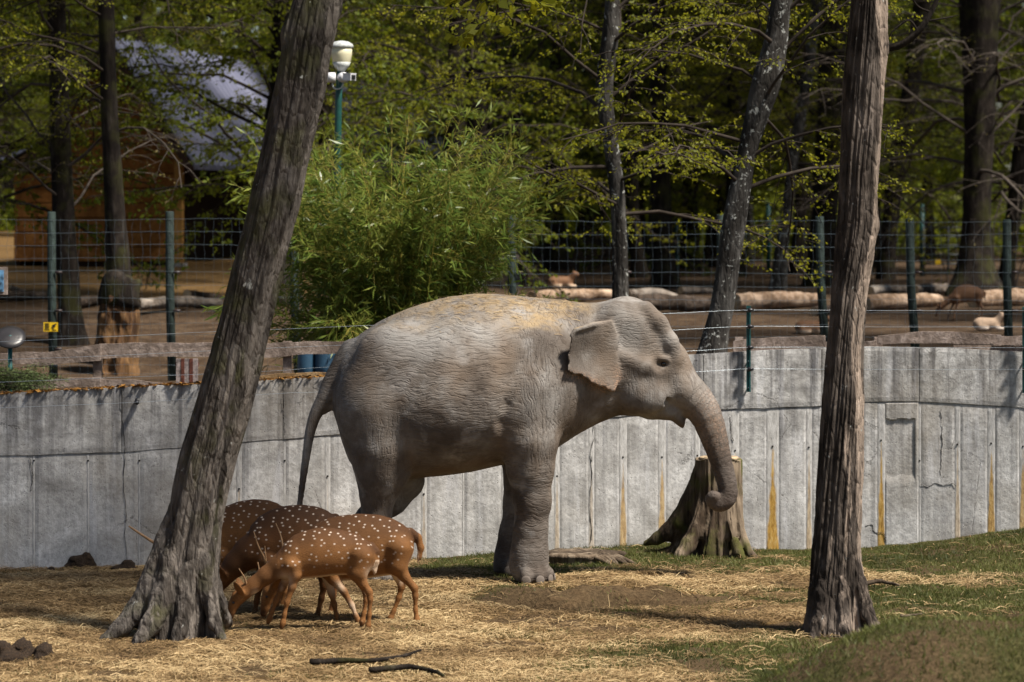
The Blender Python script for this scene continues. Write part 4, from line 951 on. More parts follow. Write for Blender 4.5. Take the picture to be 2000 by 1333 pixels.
wr = lerp(em.ramp(em.noise(eo, 3.3, 3), [(.38, .6), (.62, 0.0)]), wr, em.math('ADD', em.math('MULTIPLY', wr, .3), .7))
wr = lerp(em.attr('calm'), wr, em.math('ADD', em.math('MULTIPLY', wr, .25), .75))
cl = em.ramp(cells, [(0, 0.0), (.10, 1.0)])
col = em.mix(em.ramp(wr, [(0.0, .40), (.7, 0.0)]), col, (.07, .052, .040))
em.color(col)
em.normal(em.bump(n3, .2, .003, em.bump(cl, .32, .005, em.bump(wr, .6, .011))))
ele = mesh_obj('elephant', EV+np.array([0, E0, 0]), EF, em.m, attrs={'arc': sval, 'trunkmask': trunk_m, 'upright': wv, 'pink': pink, 'dust': dust, 'wet': wet, 'calm': calm, 'pale': pale})
tag(ele, 'grey-brown asian elephant standing side-on with its trunk curled at the stump', 'elephant')
EYE = Mat('dark_eye', .15, .6); EYE.color((.02, .013, .009))
for s in (-1, 1):
    mb = MB(); c = e(1296, 711, s*.220); prof = [(.025*math.sin(a), -.025*math.cos(a)) for a in np.linspace(.05, PI-.05, 9)]
    mb.lathe((c[0], E0+c[1], c[2]), prof, 14); o = mb.obj('eye', EYE.m); o.parent = ele
NAIL = plain('toenail', (.15, .125, .105), .8, .3, var=.3, scale=30)
for (cx, cy, rr) in ((1033, -.37, .185), (1000, .36, .178)):
    for a in (-1.55, -.98, -.42, .1):
        aa = a-.15; mb = MB(); mb.lathe((0, 0, 0), [(math.sin(t), -math.cos(t)) for t in np.linspace(.08, PI-.08, 9)], 12)
        o = mb.obj('toenail', NAIL); o.parent = ele; o.scale = (.010, .042, .040); o.location = (PX(cx, E0)+math.cos(aa)*(rr+.033), E0+cy+math.sin(aa)*(rr+.033), .045); o.rotation_euler = (0, 0, aa)
# straw thrown over its back
rng = np.random.default_rng(2)
cand = np.where((NV[:, 2] > .45) & (px_ > 770) & (px_ < 1140) & (EV[:, 1] < .35))[0]
wgt = np.exp(-((px_[cand]-1000)/70)**2)+.5*np.exp(-((px_[cand]-905)/60)**2)+.25*np.exp(-((px_[cand]-785)/18)**2)+.25*np.exp(-((px_[cand]-1110)/30)**2)+.02
wgt *= np.exp(-((EV[cand, 1]+.16)/.2)**2)
cand = rng.choice(cand, 260, p=wgt/wgt.sum()); mb = MB()
for i in cand:
    p = EV[i]+np.array([0, E0, .004+.012*rng.random()]); a = rng.normal()*.5+rng.choice([0, PI]); nrm = NV[i]
    d = np.array([math.cos(a), math.sin(a)*.9, rng.normal()*.10]); d -= nrm*np.dot(d, nrm)*.9; L = rng.uniform(.02, .09); w = rng.uniform(.0014, .0028)
    sd = np.cross(d, nrm); sd /= np.linalg.norm(sd)+1e-9
    q = [p-d*L/2, p+nrm*rng.uniform(0, .012), p+d*L/2]
    mb.add([q[0]-sd*w, q[0]+sd*w, q[1]+sd*w, q[1]-sd*w, q[2]+sd*w*.6, q[2]-sd*w*.6], [(0, 1, 2, 3), (3, 2, 4, 5)], rng.random())
STRAW = foliage_mat('straw', (.10, .06, .026), (.26, .172, .080), (.50, .375, .20), .15, .7)
o = mb.obj('straw', STRAW, None, False, 'tint'); tag(o, 'loose straw strewn along the elephant’s back', 'straw', kind='stuff')

# ------------------------------------------------------------------ spotted deer
def deer_mat(name, base, dark, spots=True, belly=(.55, .42, .30)):
    m = Mat(name, .75, .2); v = m.tc('Object'); sp = m.attr('spot'); be = m.attr('belly'); ba = m.attr('back')
    fur = m.noise(m.mapv(v, (60, 60, 160)), 1.0, 3, .7); n = m.noise(v, 7, 4)
    c = m.ramp(n, [(.3, tuple(x*.75 for x in base)), (.7, tuple(min(1, x*1.2) for x in base))])
    c = m.mix(m.math('MULTIPLY', ba, .95), c, dark)
    c = m.mix(m.ramp(fur, [(.3, .6), (.6, 0.0)]), c, tuple(x*.5 for x in base))
    c = m.mix(be, c, belly)
    if spots:
        sp_ = m.n('ShaderNodeSeparateXYZ'); m.l(v, sp_.inputs[0]); cb = m.n('ShaderNodeCombineXYZ'); m.l(sp_.outputs['X'], cb.inputs[0]); m.l(m.math('ADD', sp_.outputs['Z'], m.math('MULTIPLY', m.math('ABSOLUTE', sp_.outputs['Y']), -.35)), cb.inputs[1])
        vv = m.mapv(cb.outputs[0], (15, 19, 1), rot=(0, 0, .12))
        vt = m.n('ShaderNodeTexVoronoi'); m.l(vv, vt.inputs['Vector']); vt.voronoi_dimensions = '2D'; vt.inputs['Scale'].default_value = 1.0; vt.inputs['Randomness'].default_value = .9
        d = m.math('ADD', vt.outputs['Distance'], m.math('MULTIPLY', m.math('SUBTRACT', m.noise(v, 90, 3), .5), .12))
        k = m.math('MULTIPLY', m.ramp(d, [(.075, 1.0), (.165, 0.0)]), sp)
        k = m.math('MULTIPLY', k, m.ramp(m.noise(v, 5, 2), [(.3, .45), (.6, 1.0)]))
        c = m.mix(m.math('MULTIPLY', k, .92), c, (.54, .45, .37))
    m.color(c); m.normal(m.bump(fur, .5, .008)); return m.m
DEER = deer_mat('chital_coat', (.215, .095, .030), (.035, .014, .006))
DEER_DARK = deer_mat('chital_coat_dark', (.135, .056, .018), (.018, .008, .004))
FALLOW = deer_mat('brown_coat', (.20, .105, .055), (.09, .045, .025), False)
PALE = deer_mat('pale_coat', (.42, .30, .21), (.34, .24, .17), False, (.6, .52, .45))
ANTL = plain('antler', (.22, .13, .065), .6, .3, var=.35, scale=30)
HOOF = plain('hoof', (.03, .024, .02), .5, .4)
def deer(J, Y, mat, label, cat='deer', group=None, name='spotted_deer', s=1.0, h=.0095, yaw=0.0):
    """J: joints in photo pixels. Body loft rows, limbs and neck chains (px,py,side,r)"""
    A = np.array([[r[0], r[1]] for r in J['body']]); cx = A[:, 0].mean(); px2m = Y/F
    def q(px, py, y=0.0, r=None):
        v = ((px-cx)*px2m, y*s, PZ(py, Y)); return v if r is None else (*v, r*s)
    allp = [c for ch in J['limbs']+[J['neck'], J['tail']] for c in ch]
    xs = [q(c[0], 0)[0] for c in allp]+[q(a, 0)[0] for a in A[:, 0]]; zs = [q(0, c[1])[2] for c in allp]+[q(0, b)[2] for b in A[:, 1]]
    f = Field((min(xs)-.14, -.24*s, min(zs)-.03), (max(xs)+.12, .24*s, max(zs)+.12), h)
    tb = [(q(r[0], 0)[0], q(0, r[1])[2], q(0, r[2]-(4 if Y < 30 else 0))[2], r[3]*s*.94, .5) for r in J['body']]
    fn, bx = loft_fn(tb, 0, 1.9, 2.2)
    zt = max(t[1] for t in tb); zb = min(t[2] for t in tb)
    f.add(fn, (bx[0], -.22*s, zb), (bx[1], .22*s, zt), 0)
    for ch in J['limbs']: f.chain([q(c[0], c[1], c[2], c[3]*(.80 if c[3] < .06 else .95)) for c in ch], .025*s)
    nk_ = [q(c[0], c[1], c[2], c[3]*.88) for c in J['neck']]; f.chain(nk_[:-4], .045*s); f.chain(nk_[-5:], .018*s)
    f.chain([q(c[0]+(4 if i else 0), c[1], c[2], c[3]) for i, c in enumerate(J['tail'])], .02*s, .7)
    for sd in (-1, 1):
        for ear_ in J.get('ears', []):
            x, y, z = q(ear_[0], ear_[1], sd*.045); x2, y2, z2 = q(ear_[2], ear_[3], sd*.125)
            dv = Vector((x2-x, y2-y, z2-z)); L = dv.length
            f.ell(((x+x2)/2, (y+y2)/2, (z+z2)/2), (.036*s, .016*s, L*.6), .010, dv.to_track_quat('Z', 'Y').to_matrix())
    V, Fa = f.mesh(); V = relax(V, Fa, 2, .5)
    T = np.array(tb); T = T[np.argsort(T[:, 0])]
    zt_ = np.interp(V[:, 0], T[:, 0], T[:, 1]); zb_ = np.interp(V[:, 0], T[:, 0], T[:, 2]); t = (V[:, 2]-zb_)/(zt_-zb_)
    inb = (V[:, 0] > T[0, 0]-.03) & (V[:, 0] < T[-1, 0]+.04)
    spot = inb*sstep(.16, .30, t)*sstep(1.08, 1.0, t)
    # rows of the neck carry no spots; white belly, inner legs and throat
    belly = inb*sstep(.085, .05, np.abs(V[:, 1]/s))*sstep(.10, .0, t)*sstep(-.35, -.1, t)*sstep(T[0, 0]+.06, T[0, 0]+.14, V[:, 0])
    belly = np.maximum(belly, .75*sstep(-.25, -.5, t)*sstep(.05, .03, np.abs(V[:, 1]))*inb)
    for (bxp, byp, br_) in J.get('white', []):
        c = q(bxp, byp); belly = np.maximum(belly, .85*np.exp(-(((V[:, 0]-c[0])**2+(V[:, 2]-c[2])**2)/(br_*s)**2)))
    back = inb*sstep(.42, 1.0, t)*.9
    nk = sstep(T[0, 0]+.06, T[0, 0]-.04, V[:, 0])*sstep(.0, .12, V[:, 2]-zs[0]*0-.25)
    back = np.maximum(back, .55*nk)
    c = q(*J['neck'][-1][:2]); nose_ = np.exp(-(((V[:, 0]-c[0])**2+(V[:, 2]-c[2])**2)/(.035*s)**2)); back = np.maximum(back, nose_*1.2)
    back = np.maximum(back, .8*sstep(min(zs)+.05*s, min(zs)+.02*s, V[:, 2]))
    hoof = sstep(.035, .02, V[:, 2]-min(zs))
    loc = Vector((PX(cx, Y), Y, .045 if Y < 30 else 0)); root = mesh_obj(name, V, Fa, mat, attrs={'spot': spot, 'belly': np.clip(belly, 0, 1), 'back': np.clip(back, 0, 1)})
    root.location = loc; root.rotation_euler = (0, 0, yaw)
    for a in J.get('antlers', []):
        mb = MB()
        for br_ in a:
            pts = smooth_pts([q(c[0], c[1], c[2]) for c in br_], 10); mb.tube(pts, np.linspace(br_[0][3]*s, br_[-1][3]*s, 10), 7)
        o = mb.obj('antler', ANTL); o.parent = root
    for (ex_, ey_, es_) in J.get('eyes', []):
        for sd in (-1, 1):
            mb = MB(); c = q(ex_, ey_, sd*es_); mb.lathe(c, [(.011*math.sin(a), -.011*math.cos(a)) for a in np.linspace(.05, PI-.05, 7)], 10); o = mb.obj('eye', EYE.m); o.parent = root
    tag(root, label, cat, group); return root
GA = 'spotted deer grazing beside the leaning tree'
A_ = dict(body=[(548, 1092, 1138, .06), (556, 1074, 1146, .085), (572, 1058, 1149, .105), (590, 1050, 1147, .125), (618, 1043, 1144, .145), (650, 1043, 1140, .145), (680, 1050, 1138, .135), (700, 1056, 1140, .13), (718, 1068, 1138, .11), (730, 1082, 1122, .06), (734, 1092, 1110, .03)],
   neck=[(575, 1095, 0, .105), (548, 1116, 0, .088), (520, 1136, 0, .070), (496, 1154, 0, .060), (478, 1168, 0, .062), (466, 1178, 0, .060), (457, 1192, 0, .046), (452, 1206, 0, .034), (450, 1216, 0, .028)],
   limbs=[[(572, 1115, -.075, .075), (578, 1132, -.075, .055), (572, 1156, -.07, .034), (562, 1186, -.07, .024), (557, 1210, -.07, .019), (554, 1226, -.07, .024), (551, 1237, -.07, .022)],
          [(566, 1118, .07, .07), (560, 1140, .07, .05), (550, 1162, .07, .032), (538, 1188, .07, .023), (530, 1208, .07, .018), (525, 1222, .07, .024), (522, 1231, .07, .020)],
          [(706, 1095, -.07, .105), (700, 1128, -.075, .075), (708, 1148, -.075, .046), (722, 1166, -.075, .030), (724, 1180, -.075, .024), (722, 1210, -.075, .019), (720, 1232, -.075, .025), (718, 1242, -.075, .022)],
          [(706, 1095, .07, .10), (696, 1128, .07, .07), (703, 1150, .07, .042), (714, 1172, .07, .028), (714, 1186, .07, .023), (710, 1212, .07, .019), (707, 1228, .07, .025), (705, 1237, .07, .020)]],
   tail=[(726, 1078, 0, .03), (731, 1090, 0, .026), (731, 1110, 0, .022), (728, 1128, 0, .014), (727, 1136, 0, .005)], ears=[(474, 1172, 462, 1146)],
   white=[(727, 1128, .04), (560, 1140, .05), (500, 1170, .03)], eyes=[(457, 1188, .045)],
   antlers=[[[(484, 1158, -.03, .010), (478, 1138, -.05, .008), (468, 1121, -.06, .003)]], [[(490, 1156, .03, .010), (504, 1132, .06, .008), (502, 1112, .08, .003)]]])
deer(A_, 24.45, DEER, 'small spotted deer with short spike antlers, in front of the other grazing deer', group=None)
B_ = dict(body=[(596, 1052, 1130, .08), (612, 1038, 1140, .11), (640, 1024, 1148, .14), (670, 1018, 1150, .16), (700, 1015, 1148, .165), (740, 1017, 1142, .16), (768, 1025, 1138, .15), (788, 1036, 1132, .13), (802, 1050, 1112, .09), (808, 1066, 1092, .05)],
   neck=[(622, 1085, 0, .12), (590, 1108, 0, .105), (560, 1130, 0, .085), (538, 1150, 0, .068), (528, 1166, 0, .066), (522, 1182, 0, .052), (518, 1198, 0, .040), (515, 1210, 0, .032)],
   limbs=[[(640, 1120, -.08, .08), (652, 1140, -.08, .055), (672, 1164, -.075, .034), (688, 1192, -.07, .025), (696, 1212, -.07, .02), (702, 1224, -.07, .026), (706, 1234, -.07, .022)],
          [(640, 1120, .08, .08), (640, 1145, .08, .05), (646, 1172, .08, .032), (652, 1195, .07, .024), (656, 1215, .07, .02), (657, 1226, .07, .022)],
          [(778, 1080, -.08, .115), (776, 1112, -.08, .085), (790, 1135, -.08, .05), (810, 1158, -.08, .033), (812, 1174, -.08, .026), (812, 1200, -.08, .02), (815, 1220, -.08, .027), (816, 1230, -.08, .024)],
          [(775, 1080, .08, .11), (768, 1112, .08, .08), (776, 1138, .08, .048), (784, 1160, .08, .032), (778, 1182, .08, .024), (768, 1208, .08, .02), (762, 1222, .08, .027), (758, 1232, .08, .022)]],
   tail=[(802, 1050, 0, .032), (812, 1062, 0, .030), (818, 1082, 0, .026), (815, 1100, 0, .018), (811, 1112, 0, .006)], ears=[(534, 1156, 552, 1134)],
   white=[(690, 1196, .05), (664, 1155, .04), (811, 1110, .03)], eyes=[(522, 1176, .05)],
   antlers=[[[(530, 1150, -.04, .014), (520, 1106, -.08, .011), (506, 1074, -.11, .008), (498, 1046, -.12, .003)], [(521, 1108, -.08, .009), (520, 1090, -.09, .006), (519, 1076, -.09, .002)]], [[(534, 1148, .04, .014), (550, 1100, .10, .011), (547, 1066, .13, .009), (536, 1037, .14, .003)]]])
deer(B_, 24.95, DEER, 'spotted deer with its orange rump and curved tail turned toward the elephant')
C_ = dict(body=[(490, 1040, 1112, .09), (506, 1020, 1124, .125), (528, 1008, 1134, .15), (560, 999, 1138, .17), (590, 997, 1138, .17), (620, 1001, 1134, .165), (640, 1009, 1130, .14), (654, 1020, 1118, .10), (661, 1036, 1092, .05)],
   neck=[(515, 1068, 0, .15), (486, 1090, 0, .13), (462, 1112, 0, .105), (444, 1132, 0, .085), (433, 1146, 0, .072), (424, 1160, 0, .056), (414, 1176, 0, .042), (408, 1186, 0, .034)],
   limbs=[[(525, 1105, -.09, .085), (527, 1130, -.085, .058), (524, 1158, -.08, .036), (520, 1185, -.08, .026), (517, 1204, -.08, .021), (514, 1216, -.08, .024)],
          [(520, 1105, .09, .085), (512, 1132, .085, .056), (505, 1160, .08, .036), (500, 1188, .08, .026), (497, 1206, .08, .021), (494, 1216, .08, .024)],
          [(630, 1068, -.09, .12), (622, 1105, -.09, .09), (630, 1130, -.09, .052), (634, 1154, -.085, .034), (629, 1178, -.08, .027), (624, 1200, -.08, .022), (620, 1215, -.08, .027), (617, 1222, -.08, .022)],
          [(636, 1068, .09, .12), (634, 1105, .09, .085), (644, 1130, .09, .05), (652, 1154, .085, .034), (650, 1176, .08, .027), (648, 1198, .08, .022), (645, 1210, .08, .027), (642, 1217, .08, .022)]],
   tail=[(656, 1022, 0, .032), (664, 1040, 0, .028), (665, 1062, 0, .022), (662, 1080, 0, .008)], ears=[(442, 1142, 430, 1116)],
   white=[(432, 1172, .035)], eyes=[(428, 1150, .062)],
   antlers=[[[(438, 1132, -.05, .016), (426, 1118, -.10, .014), (434, 1092, -.15, .012), (429, 1062, -.15, .004)]], [[(436, 1130, .05, .016), (414, 1108, .11, .013), (404, 1080, .15, .010), (396, 1050, .15, .004)]]])
deer(C_, 25.35, DEER_DARK, 'dark-necked spotted deer lowering its head behind the leaning tree’s root')
D_ = dict(body=[(398, 1030, 1102, .09), (414, 1012, 1116, .125), (436, 1002, 1126, .15), (464, 991, 1130, .17), (495, 986, 1130, .17), (524, 988, 1126, .165), (542, 994, 1120, .14), (556, 1004, 1108, .10), (562, 1022, 1082, .05)],
   neck=[(420, 1055, 0, .14), (392, 1070, 0, .115), (366, 1085, 0, .09), (346, 1096, 0, .076), (332, 1108, 0, .066), (326, 1122, 0, .052), (322, 1138, 0, .040), (320, 1148, 0, .034)],
   limbs=[[(434, 1095, -.09, .085), (434, 1122, -.085, .056), (430, 1150, -.08, .036), (427, 1178, -.08, .026), (425, 1198, -.08, .021), (422, 1210, -.08, .024)],
          [(430, 1095, .09, .085), (424, 1122, .085, .056), (418, 1150, .08, .036), (414, 1178, .08, .026), (412, 1198, .08, .021), (410, 1208, .08, .024)],
          [(534, 1058, -.09, .12), (526, 1096, -.09, .09), (536, 1122, -.09, .05), (548, 1148, -.085, .034), (546, 1172, -.08, .026), (542, 1194, -.08, .022), (538, 1210, -.08, .026)],
          [(536, 1058, .09, .12), (532, 1096, .09, .085), (542, 1122, .09, .05), (556, 1146, .085, .034), (554, 1170, .08, .026), (550, 1192, .08, .022), (546, 1206, .08, .026)]],
   tail=[(556, 1008, 0, .03), (565, 1026, 0, .026), (566, 1046, 0, .020), (563, 1062, 0, .006)], ears=[(340, 1098, 346, 1082)], white=[], eyes=[(328, 1112, .056)],
   antlers=[[[(340, 1096, -.05, .018), (318, 1078, -.10, .017), (286, 1056, -.14, .015), (256, 1035, -.16, .007)]], [[(342, 1094, .05, .016), (352, 1066, .12, .014), (346, 1040, .15, .010), (340, 1020, .15, .004)]]])
deer(D_, 25.75, DEER, 'spotted deer mostly hidden by the leaning trunk, its antler showing beyond it')

# deer among the logs behind the fence
def bg_deer(x0, x1, ytop, yfoot, Y, mat, label, name='brown_deer'):
    k = (x1-x0)/292.0; ky = (yfoot-ytop)/196.0
    def m(ch): return [(x0+(c[0]-443)*k, ytop+(c[1]-1043)*ky, c[2], c[3]) for c in ch]
    J = dict(body=[(x0+(a-443)*k, ytop+(b-1043)*ky, ytop+(c-1043)*ky, w) for a, b, c, w in A_['body']], neck=m(A_['neck']), limbs=[m(c) for c in A_['limbs']], tail=m(A_['tail']), ears=[(x0+(470-443)*k, ytop+125*ky, x0+(464-443)*k, ytop+109*ky)], white=[])
    sc = (yfoot-ytop)*Y/F/(196*24.45/F)
    return deer(J, Y, mat, label, name=name, s=sc, h=.012)
bg_deer(1826, 1921, 556, 626, 49.5, FALLOW, 'brown deer grazing among the logs behind the fence')
def lying(px, py, Y, w, mat, label, flip=1):
    s = w*Y/F/1.0; z0 = PZ(py, Y)
    f = Field((-.62*s, -.26*s, -.02), (.62*s, .26*s, .62*s), .014)
    f.ell((0, 0, .19*s), (.42*s, .20*s, .20*s), .02); f.ell((.22*s, 0, .18*s), (.22*s, .22*s, .20*s), .05)
    f.chain([(-.28*s, 0, .24*s, .13*s), (-.40*s, -.02, .38*s, .09*s), (-.45*s, -.03, .47*s, .065*s), (-.53*s, -.04, .44*s, .045*s), (-.60*s, -.05, .41*s, .032*s)], .05)
    for sd in (-1, 1):
        f.ell((-.41*s, sd*.09*s-.02, .53*s), (.03*s, .02*s, .07*s), .02)
        f.chain([(-.25*s, sd*.12*s, .08*s, .06*s), (-.48*s, sd*.13*s, .05*s, .035*s), (-.34*s, sd*.15*s, .03*s, .028*s)], .03)
        f.chain([(.25*s, sd*.16*s, .12*s, .10*s), (.05*s, sd*.19*s, .06*s, .05*s), (.24*s, sd*.2*s, .035*s, .03*s)], .03)
    V, Fa = f.mesh(); V = relax(V, Fa, 2)
    z = np.zeros(len(V)); be = sstep(.16, .05, V[:, 2]/s)
    o = mesh_obj('lying_deer', V*np.array([flip, 1, 1]) if flip > 0 else (V*np.array([-1, 1, 1])), Fa if flip > 0 else Fa[:, ::-1].copy(), mat, attrs={'spot': z, 'belly': be, 'back': sstep(.3, .38, V[:, 2]/s)*.5})
    o.location = (PX(px, Y), Y, z0); tag(o, label, 'deer'); return o
lying(1928, 645, 46.5, 62, PALE, 'pale deer lying on the ground by a fence post, near the grazing brown deer', -1)
lying(1582, 652, 46.0, 66, FALLOW, 'brown deer lying half hidden behind the stripped front tree', -1)
lying(1096, 562, 55.0, 58, FALLOW, 'brown deer resting behind the bamboo’s right edge', -1)
def solveY(px, py, lo=33.0, hi=120.0):
    for Y in np.arange(lo, hi, .2):
        if PZ(py, Y) <= float(guz(PX(px, Y), Y)): return float(Y)
    return hi
# ------------------------------------------------------------------ stump, slab, broken stump
WOODC = bark_mat('weathered_wood', (.03, .021, .014), (.135, .10, .068), (.31, .25, .18), zs=.07, moss=.0, pale=.7)
WOODM = bark_mat('mossy_wood', (.014, .009, .006), (.070, .049, .032), (.20, .155, .11), zs=.09, moss=.8, pale=.8)
CUT = plain('cut_wood', (.36, .27, .17), .85, .2, var=.35, scale=16)
st = empty('tree_stump', (PX(1398, 29.75), 29.75, 0)); tag(st, 'tall grey tree stump with spreading roots at the elephant’s trunk tip', 'stump')
SF = 29.75
def q_(px, py, y=0.0, r=.1): return (PX(px, SF), y, PZ(py, SF), r)
fs = Field((PX(1255, SF), -.62, PZ(1125, SF)), (PX(1515, SF), .55, PZ(885, SF)), .0105)
fs.chain([q_(1404, 880, 0, .222), q_(1402, 960, 0, .228), q_(1398, 1030, 0, .245), q_(1396, 1110, 0, .27)], .03)
for ch in ([(1370, 930, .02, .10), (1352, 985, .03, .115), (1330, 1020, .05, .105), (1306, 1042, .08, .085), (1284, 1056, .12, .06), (1262, 1066, .15, .035)],
           [(1380, 1000, .0, .13), (1356, 1050, .02, .13), (1330, 1078, .05, .10), (1302, 1086, .08, .06), (1280, 1084, .11, .03)],
           [(1372, 985, -.12, .08), (1358, 1030, -.18, .085), (1340, 1060, -.25, .085), (1326, 1078, -.30, .075), (1312, 1092, -.34, .04)],
           [(1390, 1000, -.17, .06), (1384, 1040, -.24, .065), (1378, 1075, -.30, .06), (1372, 1098, -.34, .04)],
           [(1404, 1000, -.19, .045), (1402, 1045, -.26, .045), (1400, 1080, -.32, .042), (1402, 1100, -.35, .02)],
           [(1420, 990, -.17, .05), (1424, 1035, -.24, .045), (1436, 1070, -.31, .045), (1448, 1092, -.36, .03)],
           [(1434, 960, -.10, .07), (1440, 1020, -.14, .06), (1450, 1060, -.20, .055), (1466, 1082, -.25, .04), (1492, 1093, -.28, .02)],
           [(1436, 1000, .05, .07), (1446, 1060, .10, .07), (1466, 1085, .15, .05)], [(1400, 1000, .15, .08), (1400, 1060, .28, .08), (1396, 1095, .4, .05)]):
    fs.chain([q_(*c) for c in ch], .035)
fs.chain([q_(1413, 1020, -.27, .02), q_(1412, 1060, -.30, .045), q_(1412, 1100, -.36, .06)], .02, cut=True)
fs.chain([q_(1430, 1050, -.27, .015), q_(1440, 1085, -.32, .04)], .02, cut=True)
fs.cut(lambda x, y, z: PZ(894, SF)-z+.012*np.sin(x*14)+.008*np.sin(y*23), (-9, -9, PZ(897, SF)), (9, 9, PZ(880, SF)), .004)
V, Fa = fs.mesh(); V = relax(V, Fa, 1, .5)
m_ = bpy.data.meshes.new('t'); m_.from_pydata(V.tolist(), [], Fa.tolist()); m_.update(); NS = np.zeros(len(V)*3); m_.vertices.foreach_get('normal', NS); NS = NS.reshape(-1, 3); bpy.data.meshes.remove(m_)
ax_ = PX(1402, SF); hz_ = np.clip((V[:, 2]-.1)/.8, 0, 1); ang_ = np.arctan2(V[:, 1], V[:, 0]-ax_)
g1 = 1-np.abs(fbm(np.cos(ang_)*4.2+3, np.sin(ang_)*4.2, V[:, 2]*1.3, 3, 4)-.5)*4; g2 = 1-np.abs(fbm(np.cos(ang_)*9+3, np.sin(ang_)*9, V[:, 2]*2.4, 3, 8)-.5)*4
V = V-NS*((.022*np.clip(g1, 0, 1)**1.6+.010*np.clip(g2, 0, 1)**1.5)*(1-sstep(.7, .95, NS[:, 2])))[:, None]
o = mesh_obj('trunk', V+np.array([0, SF, 0]), Fa, WOODM); adopt(o, st)
mb = MB(); c = ((1358+1450)/2); zt = PZ(893, 29.75); rr = 46*29.75/F
mb.lathe((PX(c, 29.75), 29.75, zt-.02), [(rr*.80, 0), (rr*.86, .012), (rr*.8, .024), (rr*.5, .027), (rr*.1, .025)], 40); mb.obj('cut_face', CUT, st)
mb = MB()
for k in range(9):
    a = 2*PI*k/9+.3; x, y = PX(c, 29.75), 29.75
    L = rr*(.6+.3*math.sin(k*3)); mb.box((x+math.cos(a)*L/2, y+math.sin(a)*L/2, zt+.006), (L, .006, .004), Matrix.Rotation(a, 3, 'Z'))
mb.obj('crack', plain('crack', (.03, .02, .014), .95), st, False)

# rotten slab lying beside the elephant's forefoot
Y = 29.3; rng = np.random.default_rng(5)
sb = empty('rotten_slab', (PX(1135, Y), Y, float(gz(PX(1135, Y), Y)))); tag(sb, 'low rotten wooden slab lying by the elephant’s forefoot', 'wood slab')
n = 90; zt = PZ(1078, Y); zb = float(gz(PX(1135, Y), Y))-.06
ang = np.arange(n)*2*PI/n; rx = .34*(1+.12*np.sin(ang*3+1)+.08*np.sin(ang*7)+.04*np.sin(ang*17)); ry = .30
prof = [(0, 1.02), (.4, .97), (.72, 1.0), (.86, 1.05), (1.0, .98), (1.02, .7), (1.0, .3), (1.01, .02)]
V = []
for f_, s_ in prof:
    jit = 1+.05*(fbm(np.cos(ang)*3, np.sin(ang)*3, f_*3, 3, 2)-.5)*2
    V.append(np.stack([PX(1133, Y)+rx*s_*jit*np.cos(ang), Y+ry*s_*jit*np.sin(ang), zb+(zt-zb)*f_+.02*(fbm(np.cos(ang)*4*s_, np.sin(ang)*4*s_, 1, 3, 3)-.5)*(f_ > .8)], -1))
o = mesh_obj('slab', np.concatenate(V), [tuple(q) for q in grid_faces(len(prof), n, True)]+[tuple((len(prof)-1)*n+k for k in range(n))], WOODC); adopt(o, sb)
mb = MB()
for k in range(7):
    a = rng.uniform(-.6, .2); x0 = PX(1150+8*k, Y); p = smooth_pts([(x0, Y-.2, zt-.015), (x0+.10, Y-.3, zt-.04), (x0+.16+.1*rng.random(), Y-.36, zt-.12), (x0+.18, Y-.36, zb)], 10)
    mb.tube(p, np.linspace(.028, .008, 10), 7)
p = smooth_pts([(PX(1170, Y), Y-.1, zt-.01), (PX(1200, Y), Y-.2, zt-.05), (PX(1216, Y), Y-.24, zt-.11)], 10); mb.tube(p, np.linspace(.04, .02, 10), 8)
mb.obj('root', WOODC, sb)

# broken, gnawed stump behind the left fence
Y = 43.3; zg = float(guz(PX(226, Y), Y)); bs = empty('broken_stump', (PX(226, Y), Y, zg)); tag(bs, 'broken stump with torn orange wood behind the wire fence', 'stump')
fb = Field((PX(150, Y), -.5, zg-.1), (PX(300, Y), .45, PZ(525, Y)), .016)
def qb(px, py, y=0.0, r=.1): return (PX(px, Y), y, PZ(py, Y), r)
fb.chain([qb(228, 760, 0, .33), qb(227, 690, 0, .29), qb(230, 620, 0, .265), qb(234, 580, 0, .22), qb(238, 562, .02, .12)], .05)
for cc_ in ([qb(215, 720, -.28, .06), qb(222, 650, -.30, .09), qb(228, 615, -.26, .05)], [qb(195, 740, -.15, .05), qb(200, 680, -.24, .08)], [qb(250, 740, -.25, .04), qb(252, 690, -.27, .08), qb(246, 640, -.27, .06)], [qb(204, 600, -.2, .06), qb(198, 575, -.2, .05)]): fb.chain(cc_, .04, cut=True)
V, Fa = fb.mesh(); V = relax(V, Fa, 1)
V = V+(fbm(V[:, 0]*9, V[:, 1]*9, V[:, 2]*3, 4, 6)[:, None]-.5)*.09
o = mesh_obj('trunk', V+np.array([0, Y, 0]), Fa, bark_mat('torn_wood', (.022, .012, .007), (.10, .052, .024), (.28, .16, .07), zs=.25, pale=.3)); adopt(o, bs)
mb = MB(); pts = smooth_pts([(PX(233, Y), Y-.02, PZ(600, Y)), (PX(236, Y), Y-.01, PZ(560, Y)), (PX(240, Y), Y, PZ(540, Y)), (PX(243, Y), Y, PZ(534, Y))], 9)
mb.tube(pts, [.27, .275, .27, .262, .25, .23, .2, .15, .05], 26); o = mb.obj('weathered_top', BARK_DARK, bs)
co = np.array([v.co for v in o.data.vertices]); co += (fbm(co[:, 0]*7, co[:, 1]*7, co[:, 2]*4, 3, 3)[:, None]-.5)*.12; o.data.vertices.foreach_set('co', co.ravel().astype(np.float32))

